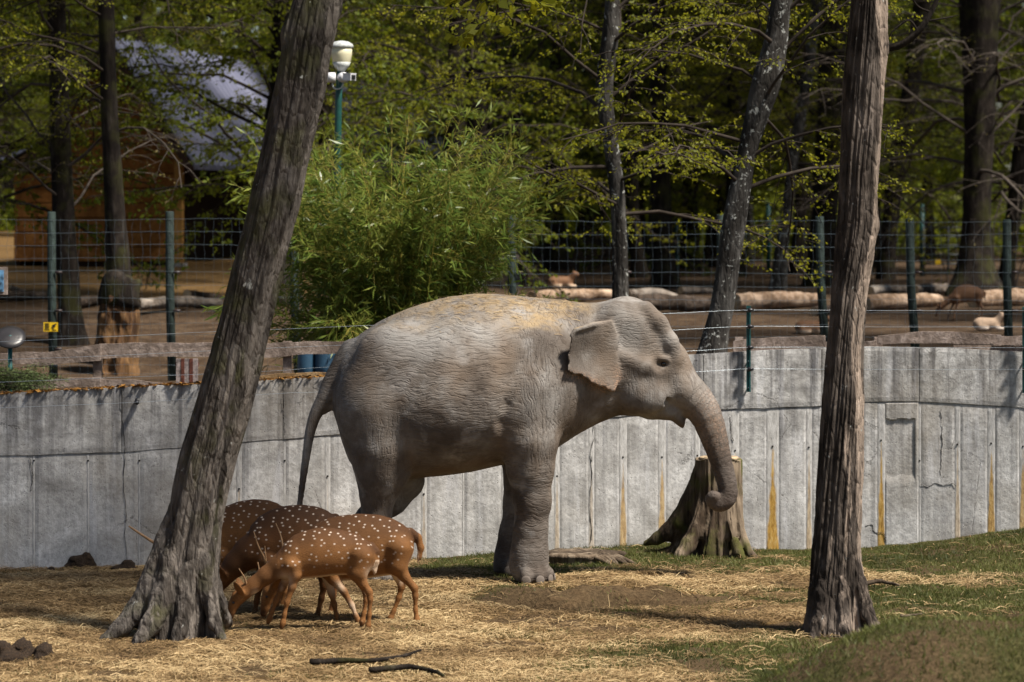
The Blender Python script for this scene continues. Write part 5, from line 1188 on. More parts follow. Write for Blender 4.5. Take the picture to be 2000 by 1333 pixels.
# ------------------------------------------------------------------ sticks, dung, ground litter things
def stick(pts, r0, r1, Y, label, name='stick', mat=None):
    v = [((px-1000)*yy/F, yy, float(gz((px-1000)*yy/F, yy))+dz+.028) for px, yy, dz in pts]
    p = smooth_pts(v, 24); p[:, 2] += .012*(fbm(np.arange(24)*.31, len(label)*1.7)-.5)
    mb = MB(); mb.tube(p, np.linspace(r0, r1, 24)*(1+.35*(fbm(np.arange(24)*.6, len(label)*.7)-.5)), 9); o = mb.obj(name, mat or BARK_DARK); tag(o, label, 'stick'); return o
def gY(py, px=1000): # distance of the pit floor at a photo row
    Y = H*F/(py-YH)
    for _ in range(6): Y = (H-float(gz(PX(px, Y), Y)))*F/(py-YH)
    return Y
stick([(606, gY(1306, 700), .012), (660, gY(1303, 700), .02), (730, gY(1303, 730), .018), (790, gY(1296, 760), .03), (822, gY(1290, 800), .05)], .024, .008, 0, 'long dark bent stick lying on the straw in front of the deer')
stick([(722, gY(1322, 730), .015), (790, gY(1318, 800), .03), (838, gY(1322, 830), .02), (866, gY(1330, 860), .012)], .022, .012, 0, 'short dark stick lying below the bent one on the straw')
stick([(1680, gY(1153, 1700), .02), (1715, gY(1152, 1715), .035), (1740, gY(1153, 1740), .03), (1756, gY(1154, 1750), .015)], .022, .010, 0, 'pale curved stick on the grass behind the stripped tree', mat=WOODC)
stick([(1760, gY(1215, 1760), .015), (1800, gY(1208, 1790), .01)], .012, .006, 0, 'short pale twig in the grass right of the stripped tree’s root', mat=WOODC)
DUNG = Mat('dung', .8, .25); dv = DUNG.geo(); dn = DUNG.noise(dv, 60, 5, .7); DUNG.color(DUNG.ramp(dn, [(.3, (.010, .006, .004)), (.55, (.032, .019, .010)), (.75, (.075, .044, .022))])); DUNG.normal(DUNG.bump(dn, .9, .02))
def dung(items, label):
    f = None; xs = [PX(a, y) for a, y, w, h_ in items]; c = np.mean(xs); yc = np.mean([y for _, y, _, _ in items])
    f = Field((min(xs)-c-.35, -.35, -.08), (max(xs)-c+.35, .35, .4), .016)
    rngd = random.Random(len(label))
    for (a, y, w, h_) in items:
        h_ *= 1.1; f.ell((PX(a, y)-c, y-yc, h_*.38), (w, w*.85, h_*.62), .015)
        for q in range(6): t = rngd.uniform(0, 6.28); f.ell((PX(a, y)-c+math.cos(t)*w, y-yc+math.sin(t)*w*.8, .012), (w*.38, w*.38, h_*.28), .02)
    V, Fa = f.mesh(); V = V+(fbm(V[:, 0]*16, V[:, 1]*16, V[:, 2]*16, 3, 4)[:, None]-.5)*.06
    o = mesh_obj('dung_pile', V, Fa, DUNG.m); o.location = (c, yc, float(gz(c, yc))-.01); tag(o, label, 'dung'); return o
y1 = gY(1110, 160); y2 = gY(1115, 240); y3 = gY(1288, 40)
dung([(148, y1, .085, .12), (168, y1+.08, .075, .14)], 'two dark balls of dung at the foot of the wall')
dung([(248, y2, .07, .10), (230, y2-.03, .07, .05)], 'single crumbled dung lump at the wall beside the leaning trunk')
dung([(98, y2-.1, .045, .05)], 'small flat dung lump at the wall’s foot')
dung([(0, y3, .09, .15), (42, y3+.05, .085, .13), (84, y3, .075, .11), (20, y3-.1, .09, .07)], 'row of dark dung balls on the straw in front of the leaning tree')
dung([(-60, y3+.2, .09, .12)], 'lone dung ball at the end of the dung row') if False else None

# ------------------------------------------------------------------ straw and grass on the floor
rng = np.random.default_rng(101)
def floor_points(n, wfn, ylo=20.3):
    out = []
    while sum(len(a) for a in out) < n:
        m = n*2; Y = np.sqrt(rng.uniform(ylo**2, 30.9**2, m)); px = rng.uniform(-220, 2260, m); X = PX(px, Y)
        k = rng.random(m) < wfn(X, Y); k &= Y < wallY(px)-.06
        out.append(np.stack([X[k], Y[k]], -1))
    return np.concatenate(out)[:n]
def strips(name, XY, L, Wd, lift, tilt, mat, tint, label, cat):
    n = len(XY); a = rng.uniform(0, 2*PI, n); cl = np.clip((fbm(XY[:, 0]*2.6, XY[:, 1]*3.2, 1, 3, 14)-.42)*2.2, 0, 1)
    d = np.stack([np.cos(a), np.sin(a), rng.normal(size=n)*tilt], -1); s_ = np.stack([-np.sin(a), np.cos(a), rng.normal(size=n)*.4], -1)
    z = gz(XY[:, 0], XY[:, 1])+lift*(.15+cl*rng.random(n))+.004; c = np.stack([XY[:, 0], XY[:, 1], z], -1)
    Ln = (L*rng.uniform(.4, 1.4, n))[:, None]; w = (Wd*rng.uniform(.6, 1.4, n))[:, None]
    up = np.zeros((n, 3)); up[:, 2] = rng.random(n)*.18; mid = c+up*Ln
    p0, p1 = c-d*Ln/2, c+d*Ln/2
    for p in (p0, p1): p[:, 2] = np.maximum(p[:, 2], gz(p[:, 0], p[:, 1])+.003)
    V = np.stack([p0-s_*w*.5, p0+s_*w*.5, mid+s_*w*.5, mid-s_*w*.5, p1+s_*w*.4, p1-s_*w*.4], 1).reshape(-1, 3)
    b = np.arange(n)[:, None]*6; Fa = np.concatenate([b+np.array([0, 1, 2, 3]), b+np.array([3, 2, 4, 5])])
    o = mesh_obj(name, V, Fa, mat, smooth=False, attrs={'tint': np.repeat(tint, 6)}); tag(o, label, cat, kind='stuff'); return o
XY = floor_points(145000, lambda X, Y: np.clip(hayw(X, Y)*1.0-.8*dirtw(X, Y), .03, 1)**1.3)
tn = np.clip(.5+(fbm(XY[:, 0]*1.5, XY[:, 1]*2.2, 4, 3, 3)-.5)*1.3+rng.normal(size=len(XY))*.2, 0, 1)
strips('straw', XY, .12, .0052, .036, .12, STRAW, tn, 'golden straw strewn over the enclosure floor', 'straw')
GR = foliage_mat('grass_blades', (.030, .038, .009), (.075, .088, .018), (.15, .15, .045), .3)
XY = floor_points(140000, lambda X, Y: np.clip(1.05-hayw(X, Y)*1.2-.5*dirtw(X, Y), .02, 1), 17.2)
n = len(XY); z = gz(XY[:, 0], XY[:, 1])-.004; base = np.stack([XY[:, 0], XY[:, 1], z], -1)
lean = rng.normal(size=(n, 3))*.55; lean[:, 2] = 1.0; hgt = rng.uniform(.014, .048, n)*(1+.8*(fbm(XY[:, 0]*3, XY[:, 1]*3, 2, 3, 8)-.5))
tip = base+lean*hgt[:, None]; a = rng.uniform(0, 2*PI, n); sd = np.stack([np.cos(a), np.sin(a), 0*a], -1)*rng.uniform(.003, .006, n)[:, None]
V = np.stack([base-sd, base+sd, tip], 1).reshape(-1, 3)
tn = np.clip(.45+(fbm(XY[:, 0]*1.8, XY[:, 1]*1.8, 4, 3, 31)-.5)*1.5+rng.normal(size=n)*.18, 0, 1)
o = mesh_obj('grass', V, np.arange(3*n).reshape(-1, 3), GR, smooth=False, attrs={'tint': np.repeat(tn, 3)}); tag(o, 'short green grass growing along the wall and over the front mound', 'grass', kind='stuff')

# ------------------------------------------------------------------ wire fence on the bank
WIRE = Mat('galvanised_wire', .45, .5); WIRE.color((.13, .17, .20)); WIRE.b.inputs['Metallic'].default_value = .6
POSTM = plain('post_green', (.022, .034, .030), .8, .25, var=.5, scale=9); CAPM = plain('post_cap', (.22, .16, .09), .85, .2)
FY = 41.5
def fence(posts, x0, x1, label, ytop, rows, pitch, seed, ztops):
    r = random.Random(seed); root = empty('wire_fence', (PX((x0+x1)/2, FY), FY, float(guz(PX((x0+x1)/2, FY), FY)))); tag(root, label, 'fence')
    for (p, yt) in posts:
        X = PX(p, FY); zg = float(guz(X, FY)); z1 = PZ(yt, FY); mb = MB(); lean = r.uniform(-.03, .03)-.03
        mb.tube([(X+.02-lean, FY, zg-.2), (X, FY, (zg+z1)/2), (X+lean*.3, FY, z1-.012), (X+lean*.3, FY, z1)], [.058, .056, .055, .048], 14); po = mb.obj('post', POSTM, root)
        for yy in (532, 607, 682):
            mb = MB(); mb.tube([(X+.05, FY-.05, PZ(yy, FY)), (X+.14, FY-.05, PZ(yy, FY))], .016, 8); o = mb.obj('insulator', plain('insulator', (.03, .02, .02), .4, .5)); o.parent = po
    mb = MB(); xs = np.arange(x0, x1+pitch, pitch)
    rws = [ytop+q for q in rows]
    for q, yy in enumerate(rws):
        pts = [(PX(x, FY), FY-.06+r.uniform(-.004, .004), PZ(yy+1.6*math.sin(x*.011+q*.7)+r.uniform(-.7, .7), FY)) for x in xs]; mb.tube(pts, .0018, 4, False)
    for x in xs:
        jx = [r.uniform(-2.0, 2.0) for _ in rws]; pts = []
        for q, yy in enumerate(rws):
            pts.append((PX(x+jx[q], FY), FY-.063, PZ(yy, FY)))
            if q < len(rws)-1: pts.append((PX(x+(jx[q]+jx[q+1])/2+r.uniform(-1.6, 1.6), FY), FY-.063, PZ((yy+rws[q+1])/2, FY)))
        mb.tube(pts, .0012, 3, False)
    mb.obj('wire_mesh', WIRE, root)
rowsq = [0, 25, 50, 76, 101, 127, 153, 179, 203, 226, 247, 267, 285, 302, 317]
fence([(-140, 414), (101, 414), (332, 413), (575, 415), (790, 416), (1000, 418)], -160, 1010, 'wire mesh fence with green posts in front of the barn', 429, rowsq, 17.5, 1, 0)
fence([(1212, 419), (1408, 419), (1603, 423), (1779, 427), (1967, 429), (2150, 431)], 1010, 2180, 'wire mesh fence with green posts in front of the logs', 433, rowsq[:12], 16.5, 2, 0)

# yellow warning plate on a post
SY = FY-.10; mb = MB(); mb.box(((PX(85, SY)+PX(113, SY))/2, SY, (PZ(630, SY)+PZ(648, SY))/2), (28*SY/F, .008, 18*SY/F)); sg = mb.obj('warning_sign', plain('sign_yellow', (.72, .46, .01), .5, .4, var=.08), None, False)
tag(sg, 'small yellow electric-fence warning plate on a fence post', 'sign')
BLK = plain('print_black', (.015, .014, .012), .6); sx0, sz0, kk = PX(85, SY), PZ(648, SY), SY/F
def pr(x, z, w, h_, rot=0):
    m_ = MB(); m_.box((sx0+x*kk, SY-.006, sz0+z*kk), (w*kk, .003, h_*kk), Matrix.Rotation(rot, 3, 'Y')); o = m_.obj('print', BLK, None, False); o.parent = sg
for z, w in ((15.6, 9), (12.6, 8), (9.6, 9), (6.8, 8), (3.6, 10)): pr(7, z, w, 1.3)
pr(20, 11, 6, 4, .7); pr(23, 14, 5, 2, -.5); pr(17.5, 8, 5, 1.6, -.6); pr(19, 6, 4, 1.2, .3); pr(21, 3, 8, 1.0)

# ------------------------------------------------------------------ electric wires and steel posts on the wall
TEAL = plain('teal_paint', (.01, .075, .075), .45, .4, var=.3); INS = plain('insulator_black', (.012, .012, .014), .35, .5)
WIRE2 = Mat('bright_wire', .35, .5); WIRE2.color((.50, .56, .60)); WIRE2.b.inputs['Metallic'].default_value = .7
lines = {'topmost': [(-150, 674), (0, 668), (195, 659), (403, 649), (560, 643), (720, 636), (1000, 625), (1300, 613), (1465, 606), (1700, 607), (2000, 607), (2200, 607)],
         'second': [(-150, 710), (0, 703), (195, 696), (403, 686), (560, 679), (680, 674), (1000, 660), (1300, 646), (1465, 638), (1700, 639), (2200, 639)],
         'third': [(-150, 752), (0, 747), (195, 739), (400, 731), (550, 724), (648, 717), (1000, 702), (1350, 686), (1465, 679), (1700, 679), (2200, 680)],
         'lowest': [(-150, 803), (0, 797), (268, 786), (560, 768), (620, 766), (1000, 745), (1390, 725), (1465, 721), (1700, 722), (2200, 722)]}
for nm, pts in lines.items():
    v = smooth_pts([(PX(a, float(wallY(a))-.13), float(wallY(a))-.13, PZ(b, float(wallY(a))-.13)) for a, b in pts], 60)
    mb = MB(); mb.tube(v, .0017, 5); o = mb.obj('electric_wire', WIRE2); tag(o, f'{nm} electric fence wire strung along the wall', 'wire', 'electric wires along the wall')
def steel_post(px, y0, y1, ins, label):
    Y = float(wallY(px))-.075; X = PX(px, Y); root = empty('steel_post', (X, Y, PZ(y1, Y))); tag(root, label, 'post')
    mb = MB(); mb.box((X, Y, (PZ(y0, Y)+PZ(y1, Y))/2), (.040, .028, PZ(y0, Y)-PZ(y1, Y))); mb.box((X+.012, Y-.02, (PZ(y0, Y)+PZ(y1, Y))/2), (.010, .012, PZ(y0, Y)-PZ(y1, Y)-.004)); mb.obj('bar', TEAL, root, False)
    for yy in ins:
        mb = MB(); mb.tube([(X-.01, Y-.03, PZ(yy, Y)), (X+.01, Y-.055, PZ(yy, Y)), (X+.045, Y-.055, PZ(yy, Y))], [.02, .024, .010], 10); mb.obj('insulator', INS, root)
    for yy in (y1-8, y1-60):
        mb = MB(); mb.tube([(X, Y-.022, PZ(yy, Y)), (X, Y+.06, PZ(yy, Y))], .009, 8); mb.obj('bolt', WIRE, root)
steel_post(1462, 598, 766, (606, 638, 679, 721), 'teal steel post with black insulators bolted to the wall')
steel_post(2001, 600, 768, (607, 639, 680, 722), 'teal steel post at the wall’s far curve beyond the stripped tree')
mb = MB(); Y = float(wallY(268))-.05; mb.tube([(PX(268, Y), Y+.06, PZ(783, Y)), (PX(268, Y), Y-.05, PZ(785, Y)), (PX(270, Y), Y-.08, PZ(788, Y))], [.016, .024, .012], 10); mb.box((PX(268, Y), Y, PZ(784, Y)), (.035, .03, .05)); o = mb.obj('wire_insulator', INS); tag(o, 'black wire insulator screwed to the wall left of the leaning trunk', 'insulator')

# ------------------------------------------------------------------ wooden rails behind the wall
PLANK = bark_mat('grey_plank', (.10, .075, .06), (.26, .205, .172), (.42, .35, .31), zs=1.0, bump=.3)
PLANKB = bark_mat('tan_plank', (.14, .085, .04), (.30, .19, .09), (.40, .27, .14), zs=1.0, bump=.3)
def rail(root, px0, px1, top, bot, Y, mat=PLANK, name='rail', th=.04, tiltY=0.0):
    xs = np.linspace(px0, px1, 40); t = np.interp(xs, [a for a, _ in top], [b for _, b in top]); b = np.interp(xs, [a for a, _ in bot], [c for _, c in bot])
    ker = np.ones(7)/7; t = np.convolve(np.pad(t, 3, mode='edge'), ker, 'valid')+1.0*np.sin(xs*.09)*.6; b = np.convolve(np.pad(b, 3, mode='edge'), ker, 'valid')+np.sin(xs*.07+1)*.7
    V = []
    for x, tt, bb in zip(xs, t, b): V += [(PX(x, Y), Y-th/2, PZ(tt, Y)), (PX(x, Y), Y+th/2, PZ(tt, Y)), (PX(x, Y), Y+th/2, PZ(bb, Y)), (PX(x, Y), Y-th/2, PZ(bb, Y))]
    Fa = [(i*4+k, i*4+(k+1) % 4, i*4+4+(k+1) % 4, i*4+4+k) for i in range(39) for k in range(4)]+[(3, 2, 1, 0), (156, 157, 158, 159)]
    adopt(mesh_obj(name, V, Fa, mat, None, False), root)
RY = 32.2
rl = empty('rail_fence', (PX(300, RY), RY, 1.05)); tag(rl, 'low rustic wooden rail fence on top of the wall left of the elephant', 'fence')
rail(rl, -160, 197, [(-160, 700), (0, 690), (60, 688), (110, 688), (150, 679), (197, 672)], [(-160, 722), (0, 712), (100, 713), (160, 708), (197, 703)], RY)
rail(rl, 194, 700, [(194, 673), (260, 669), (340, 671), (420, 669), (500, 674), (540, 670), (600, 667), (700, 668)], [(194, 701), (300, 697), (400, 697), (480, 702), (540, 698), (590, 692), (700, 690)], RY+.045)
rail(rl, -160, 197, [(-160, 758), (0, 752), (80, 744), (150, 737), (197, 738)], [(-160, 775), (0, 766), (80, 757), (150, 756), (197, 756)], RY-.01)
rail(rl, 190, 395, [(190, 741), (260, 742), (330, 750), (395, 752)], [(190, 756), (260, 758), (330, 764), (395, 768)], RY+.04)
rail(rl, 440, 660, [(440, 738), (500, 735), (560, 729), (660, 727)], [(440, 752), (500, 750), (560, 748), (660, 744)], RY-.01, PLANKB)
for p, y0 in ((188, 676), (-120, 700), (560, 668)):
    mb = MB(); z0 = float(guz(PX(p, RY+.1), RY+.1))-.15; z1 = PZ(y0, RY); mb.box((PX(p, RY), RY+.11, (z0+z1)/2), (.085, .085, z1-z0)); mb.obj('rail_post', PLANK, rl, False)
rr_ = empty('rail_fence', (PX(1750, RY+.6), RY+.6, 1.4)); tag(rr_, 'low rustic wooden rail fence on top of the wall right of the leaning lichen tree', 'fence')
Y2 = RY+.6
rail(rr_, 1432, 1612, [(1432, 668), (1460, 662), (1530, 659), (1590, 656), (1612, 655)], [(1432, 692), (1612, 690)], Y2)
rail(rr_, 1600, 1722, [(1600, 668), (1722, 666)], [(1600, 682), (1722, 684)], Y2+.06)
rail(rr_, 1714, 1955, [(1714, 658), (1770, 650), (1830, 647), (1890, 650), (1955, 655)], [(1714, 673), (1800, 670), (1880, 672), (1955, 674)], Y2-.05)
rail(rr_, 1948, 2180, [(1948, 657), (2180, 655)], [(1948, 674), (2180, 675)], Y2)
rail(rr_, 1862, 2180, [(1862, 675), (2180, 678)], [(1862, 690), (2180, 692)], Y2+.05)
for p in (1445, 1606, 1718, 1950, 2120):
    mb = MB(); z0 = float(guz(PX(p, Y2+.1), Y2+.1))-.15; z1 = PZ(660, Y2); mb.box((PX(p, Y2), Y2+.13, (z0+z1)/2), (.085, .085, z1-z0)); mb.obj('rail_post', PLANK, rr_, False)

# small things on the bank at the left
Y = 31.6; rp = empty('disc_post', (PX(19, Y), Y, 1.1)); tag(rp, 'green post carrying a black oval dish above the wall', 'post')
mb = MB(); mb.tube([(PX(19, Y), Y, .95), (PX(20, Y), Y, PZ(655, Y))], .022, 10); mb.obj('pole', TEAL, rp)
mb = MB(); mb.lathe((0, 0, 0), [(.02, .02), (.10, .012), (.15, 0), (.152, -.012), (.10, -.02), (.03, -.045)], 28); o = mb.obj('dish', plain('dish_black', (.02, .018, .018), .35, .5), rp); o.rotation_euler = (.75, .12, 0); o.location = (PX(20, Y)*0+.005, 0, PZ(658, Y)-1.1); o.matrix_parent_inverse = Matrix.Identity(4)
Y = 33.6; pb = empty('notice_board', (PX(-6, Y), Y, 1.0)); tag(pb, 'wood-framed blue notice on a post at the left fence', 'sign')
mb = MB(); mb.box((PX(-12, Y), Y, PZ(549, Y)), (54*Y/F, .03, 54*Y/F)); mb.obj('frame', PLANK, pb, False)
mb = MB(); mb.box((PX(-12, Y), Y-.018, PZ(549, Y)), (40*Y/F, .012, 42*Y/F)); mb.obj('notice', plain('notice_blue', (.10, .22, .36), .4, .4, var=.8, scale=14), pb, False)
mb = MB(); z1 = PZ(540, Y); mb.box((PX(-12, Y), Y+.045, (z1+.85)/2), (.07, .06, z1-.85)); mb.obj('board_post', PLANK, pb, False)
Y = 33.2; cr = empty('painted_pallet', (PX(362, Y), Y, 1.0)); tag(cr, 'upright slatted board with peeling white and red paint behind the wall', 'pallet')
for i, (c_, nm) in enumerate((((.24, .20, .19), 'paint_white'), ((.10, .035, .024), 'paint_red'), ((.22, .19, .18), 'paint_white'), ((.09, .03, .02), 'paint_red'), ((.24, .20, .19), 'paint_white'))):
    mb = MB(); x = PX(349+i*8.2, Y); mb.box((x, Y, (PZ(701, Y)+.9)/2), (.036 if i % 2 else .05, .03+.01*(i % 2), PZ(701, Y)-.9)); mb.obj('slat', plain(nm, c_, .8, .2, var=.6, scale=25), cr, False)
mb = MB(); mb.box((PX(365, Y), Y+.04, PZ(712, Y)), (.24, .03, .05)); mb.obj('crossbar', plain('paint_red', (.16, .055, .035)), cr, False)
BIN = plain('bin_blue', (.02, .055, .095), .45, .4, var=.15)
for (px, w, lab) in ((598, 34, 'dark blue barrel behind the rails, left of its twin'), (636, 44, 'dark blue barrel half hidden by the elephant’s rump')):
    Y = 33.8; b = empty('plastic_barrel', (PX(px, Y), Y, 1.0)); tag(b, lab, 'barrel'); r_ = w/2*Y/F; zt = PZ(676, Y); z0 = float(guz(PX(px, Y), Y))-.02
    mb = MB(); hgt = zt-z0; mb.lathe((PX(px, Y), Y, z0), [(r_*.93, 0), (r_, .04), (r_, hgt*.3), (r_*1.04, hgt*.32), (r_, hgt*.35), (r_, hgt*.66), (r_*1.04, hgt*.68), (r_, hgt*.71), (r_, hgt-.04), (r_*.93, hgt)], 24); mb.obj('drum', BIN, b)
    mb = MB(); mb.lathe((PX(px, Y), Y, zt), [(r_*.97, 0), (r_*.97, .025), (r_*.7, .03)], 24); mb.obj('lid', plain('bin_lid', (.015, .03, .05), .5), b)
# juniper spilling over the wall top
rng = np.random.default_rng(12); Y = 30.6; jn = empty('juniper_shrub', (PX(20, Y), Y, 1.4)); tag(jn, 'flat juniper shrub spilling over the wall by the black dish', 'shrub')
LP, LD = [], []; mbj = MB()
for k in range(150):
    a = rng.uniform(-.5, .5)+(0 if rng.random() < .7 else PI); p = np.array([PX(rng.uniform(-90, 40), Y), Y+rng.uniform(-.1, .35), PZ(rng.uniform(722, 762), Y)])
    pts, _, _ = walk(rng, p, a, rng.uniform(-.05, .35), rng.uniform(.15, .42), 6, .4, .12); mbj.tube(pts, np.linspace(.006, .002, 7), 3, False)
    for i in range(1, 7):
        m = 16; LP.append(pts[i]+rng.normal(size=(m, 3))*.015); LD.append((pts[i]-pts[i-1])*14+rng.normal(size=(m, 3))*.7)
LP = np.concatenate(LP); LD = np.concatenate(LD)
f = leaf_mesh('needles', LP, LD, rng.uniform(.02, .05, len(LP)), .16, np.clip(rng.normal(size=len(LP))*.2+.5, 0, 1), foliage_mat('juniper', (.035, .06, .02), (.08, .115, .035), (.15, .17, .06), .15), rng); adopt(f, jn); mbj.obj('twigs', TWIG, jn)

# ------------------------------------------------------------------ lamp post and its cameras
Y = 37.0; X = PX(657, Y); zg = float(guz(X, Y)); lp = empty('street_lamp', (X, Y, zg)); tag(lp, 'green lamp post with a cream globe rising from the bamboo', 'street lamp')
GREENP = plain('pole_green', (.008, .06, .05), .4, .45, var=.2); WHT = plain('camera_white', (.62, .62, .64), .4, .45, var=.08); GREYL = plain('lamp_grey', (.42, .44, .43), .6, .3, var=.3, scale=30)
xt, zt = PX(664, Y), PZ(140, Y)
mb = MB(); mb.tube([(X-.02, Y, zg-.2), (X, Y, 2.5), (PX(661, Y), Y, PZ(200, Y)), (xt, Y, zt)], [.05, .045, .039, .036], 16); mb.obj('pole', GREENP, lp)
c = (PX(667, Y), Y, PZ(140, Y)); k = Y/F
mb = MB(); mb.lathe(c, [(4*k, -6*k), (6*k, 0), (14*k, 9*k), (18*k, 18*k)], 28); mb.obj('collar', GREYL, lp)
mb = MB(); mb.lathe(c, [(6*k, 2*k), (13*k, 8.5*k), (18*k, 20*k), (20.5*k, 33*k), (20.8*k, 47*k)], 28); GL = Mat('lamp_glass', .35, .4); GL.color((.62, .58, .40)); mb.obj('diffuser', GL.m, lp)
mb = MB(); mb.lathe(c, [(22*k, 46*k), (23.5*k, 48*k), (22*k, 53*k), (14*k, 58*k), (4*k, 60*k)], 28); mb.obj('cap', GREYL, lp)
def cctv(pts, dirv, label):
    root = empty('security_camera', pts[0]); tag(root, label, 'camera')
    p = Vector(pts[0]); d = Vector(dirv).normalized()
    mb = MB(); mb.tube([p-d*.02, p+d*.075], .058, 20); mb.tube([p+d*.07, p+d*.085], [.05, .03], 20); mb.obj('mount', WHT, root)
    q = Vector(pts[1]); mb = MB(); mb.tube([p+d*.07, q], .016, 8); mb.obj('arm', WHT, root)
    e_ = Vector(pts[2]); mb = MB(); v = (e_-q); ln = v.length; rot = v.to_track_quat('X', 'Z').to_matrix(); mb.box((q+e_)/2, (ln, .085, .075), rot); mb.box((q+e_)/2+Vector((0, 0, .042)), (ln*1.05, .095, .008), rot); b = mb.obj('housing', WHT, root, False)
    mb = MB(); mb.box(e_+v.normalized()*.003, (.006, .06, .055), rot); mb.obj('lens', INS, root, False)
yc = Y-.05
cctv([(PX(669, yc), yc-.02, PZ(152, yc)), (PX(676, yc), yc-.15, PZ(152, yc)), (PX(692, yc), yc-.24, PZ(153, yc))], (.3, -1, 0), 'white security camera with a black lens on the lamp post')
cctv([(PX(651, yc), yc-.02, PZ(152, yc)), (PX(640, yc), yc-.04, PZ(153, yc)), (PX(630, yc), yc+.04, PZ(151, yc))], (-1, -.25, 0), 'white security camera turned away on the lamp post’s other side')
mb = MB(); mb.tube(smooth_pts([(PX(649, yc), yc-.02, PZ(162, yc)), (PX(652, yc), yc-.04, PZ(172, yc)), (PX(660, yc), yc-.05, PZ(175, yc)), (PX(668, yc), yc-.04, PZ(171, yc)), (PX(671, yc), yc-.02, PZ(162, yc))], 14), .009, 6); mb.obj('cable', GREYL, lp)

# ------------------------------------------------------------------ barn
BOARD = bark_mat('barn_boards', (.18, .07, .018), (.32, .135, .036), (.42, .20, .06), zs=1.0, bump=.2)
BOARDL = bark_mat('barn_trim', (.30, .15, .04), (.45, .24, .07), (.55, .32, .11), zs=.3, bump=.2)
ROOFM = Mat('corrugated_metal', .38, .5); rv = ROOFM.geo(); ROOFM.color(ROOFM.ramp(ROOFM.noise(rv, 1.2, 5), [(.3, (.15, .16, .24)), (.7, (.26, .27, .38))])); ROOFM.b.inputs['Metallic'].default_value = .35
DARKW = plain('barn_dark', (.03, .014, .009), .9)
C0 = np.array([PX(351, 62.0), 62.0]); dl = np.array([.162, .987]); dg = np.array([-.987, .162]); zb_ = 2.0; ze = PZ(272, 62.0); hw_, Lb = 1.28, 38.0; za = ze+hw_*1.45; wing = 3.3
barn = empty('wooden_barn', (C0[0], C0[1], zb_)); tag(barn, 'orange-brown timber barn with a steep corrugated metal roof', 'barn')
def bp(g_, l_, z): q = C0+dg*g_+dl*l_; return np.array([q[0], q[1], z])
def prism(name, corners, thick, mat):
    """corners: (g, z) polygon on the gable plane extruded along the barn"""
    V = [bp(g_, l_, z) for l_ in thick for g_, z in corners]; n = len(corners)
    adopt(mesh_obj(name, V, [tuple(range(n-1, -1, -1)), tuple(range(n, 2*n))]+[(i, (i+1) % n, n+(i+1) % n, n+i) for i in range(n)], mat, None, False), barn)
bh = .283; z = zb_+.15; i = 0
while z < za-.25:
    def half(zz): return min(hw_, (za-zz)/1.45)
    zt2 = z+bh-.018; gl0, gl1 = hw_-half(z), hw_-half(zt2); low = zt2 < ze-.45
    j = .012*math.sin(i*2.7); gr0, gr1 = (wing, wing) if low else (2*hw_-gl0, 2*hw_-gl1)
    prism('board', [(gl0+.09 if z < ze else gl0, z), (gr0, z), (gr1, zt2), (gl1+.09 if z < ze else gl1, zt2)], (-.03-j, .05), BOARD)
    z += bh; i += 1
prism('wing_roof', [(2*hw_-.05, ze-.12), (2*hw_-.05, ze-.02), (wing+.35, ze-.42), (wing+.35, ze-.50)], (-.4, 8), ROOFM)
prism('wing_wall', [(wing-.1, zb_-.3), (wing, zb_-.3), (wing, ze-.52), (wing-.1, ze-.52)], (.06, 8), DARKW)
prism('corner_post', [(-.06, zb_-.1), (.088, zb_-.1), (.088, ze-.25), (-.06, ze-.25)], (-.07, .09), BOARDL)
prism('gable_core', [(.02, zb_-.3), (2*hw_-.02, zb_-.3), (2*hw_-.02, ze-.3), (hw_, za-.5), (.02, ze-.3)], (.06, .16), DARKW)
# long side: back wall set deep under the eaves, posts along the open porch
def slab(name, g0, g1, l0, l1, z0, z1, mat):
    V = [bp(a, b, c) for a in (g0, g1) for b in (l0, l1) for c in (z0, z1)]
    adopt(mesh_obj(name, V, [(0, 1, 3, 2), (4, 6, 7, 5), (0, 4, 5, 1), (2, 3, 7, 6), (0, 2, 6, 4), (1, 5, 7, 3)], mat, None, False), barn)
slab('side_wall', 1.1, 1.2, .2, Lb, zb_-.3, ze+.2, DARKW)
slab('far_wall', 2*hw_-.1, 2*hw_, .2, Lb, zb_-.3, ze, DARKW)
for l_ in (6, 12, 18, 24, 30, 37.5): slab('porch_post', -.02, .14, l_, l_+.16, zb_-.3, ze, BOARDL if l_ > 20 else DARKW)
slab('eaves_beam', -.02, .14, .17, Lb, ze-.28, ze-.08, DARKW)
slab('footing', -.1, .2, -.12, .2, zb_-.4, zb_+.12, plain('footing_stone', (.30, .28, .27), .9))
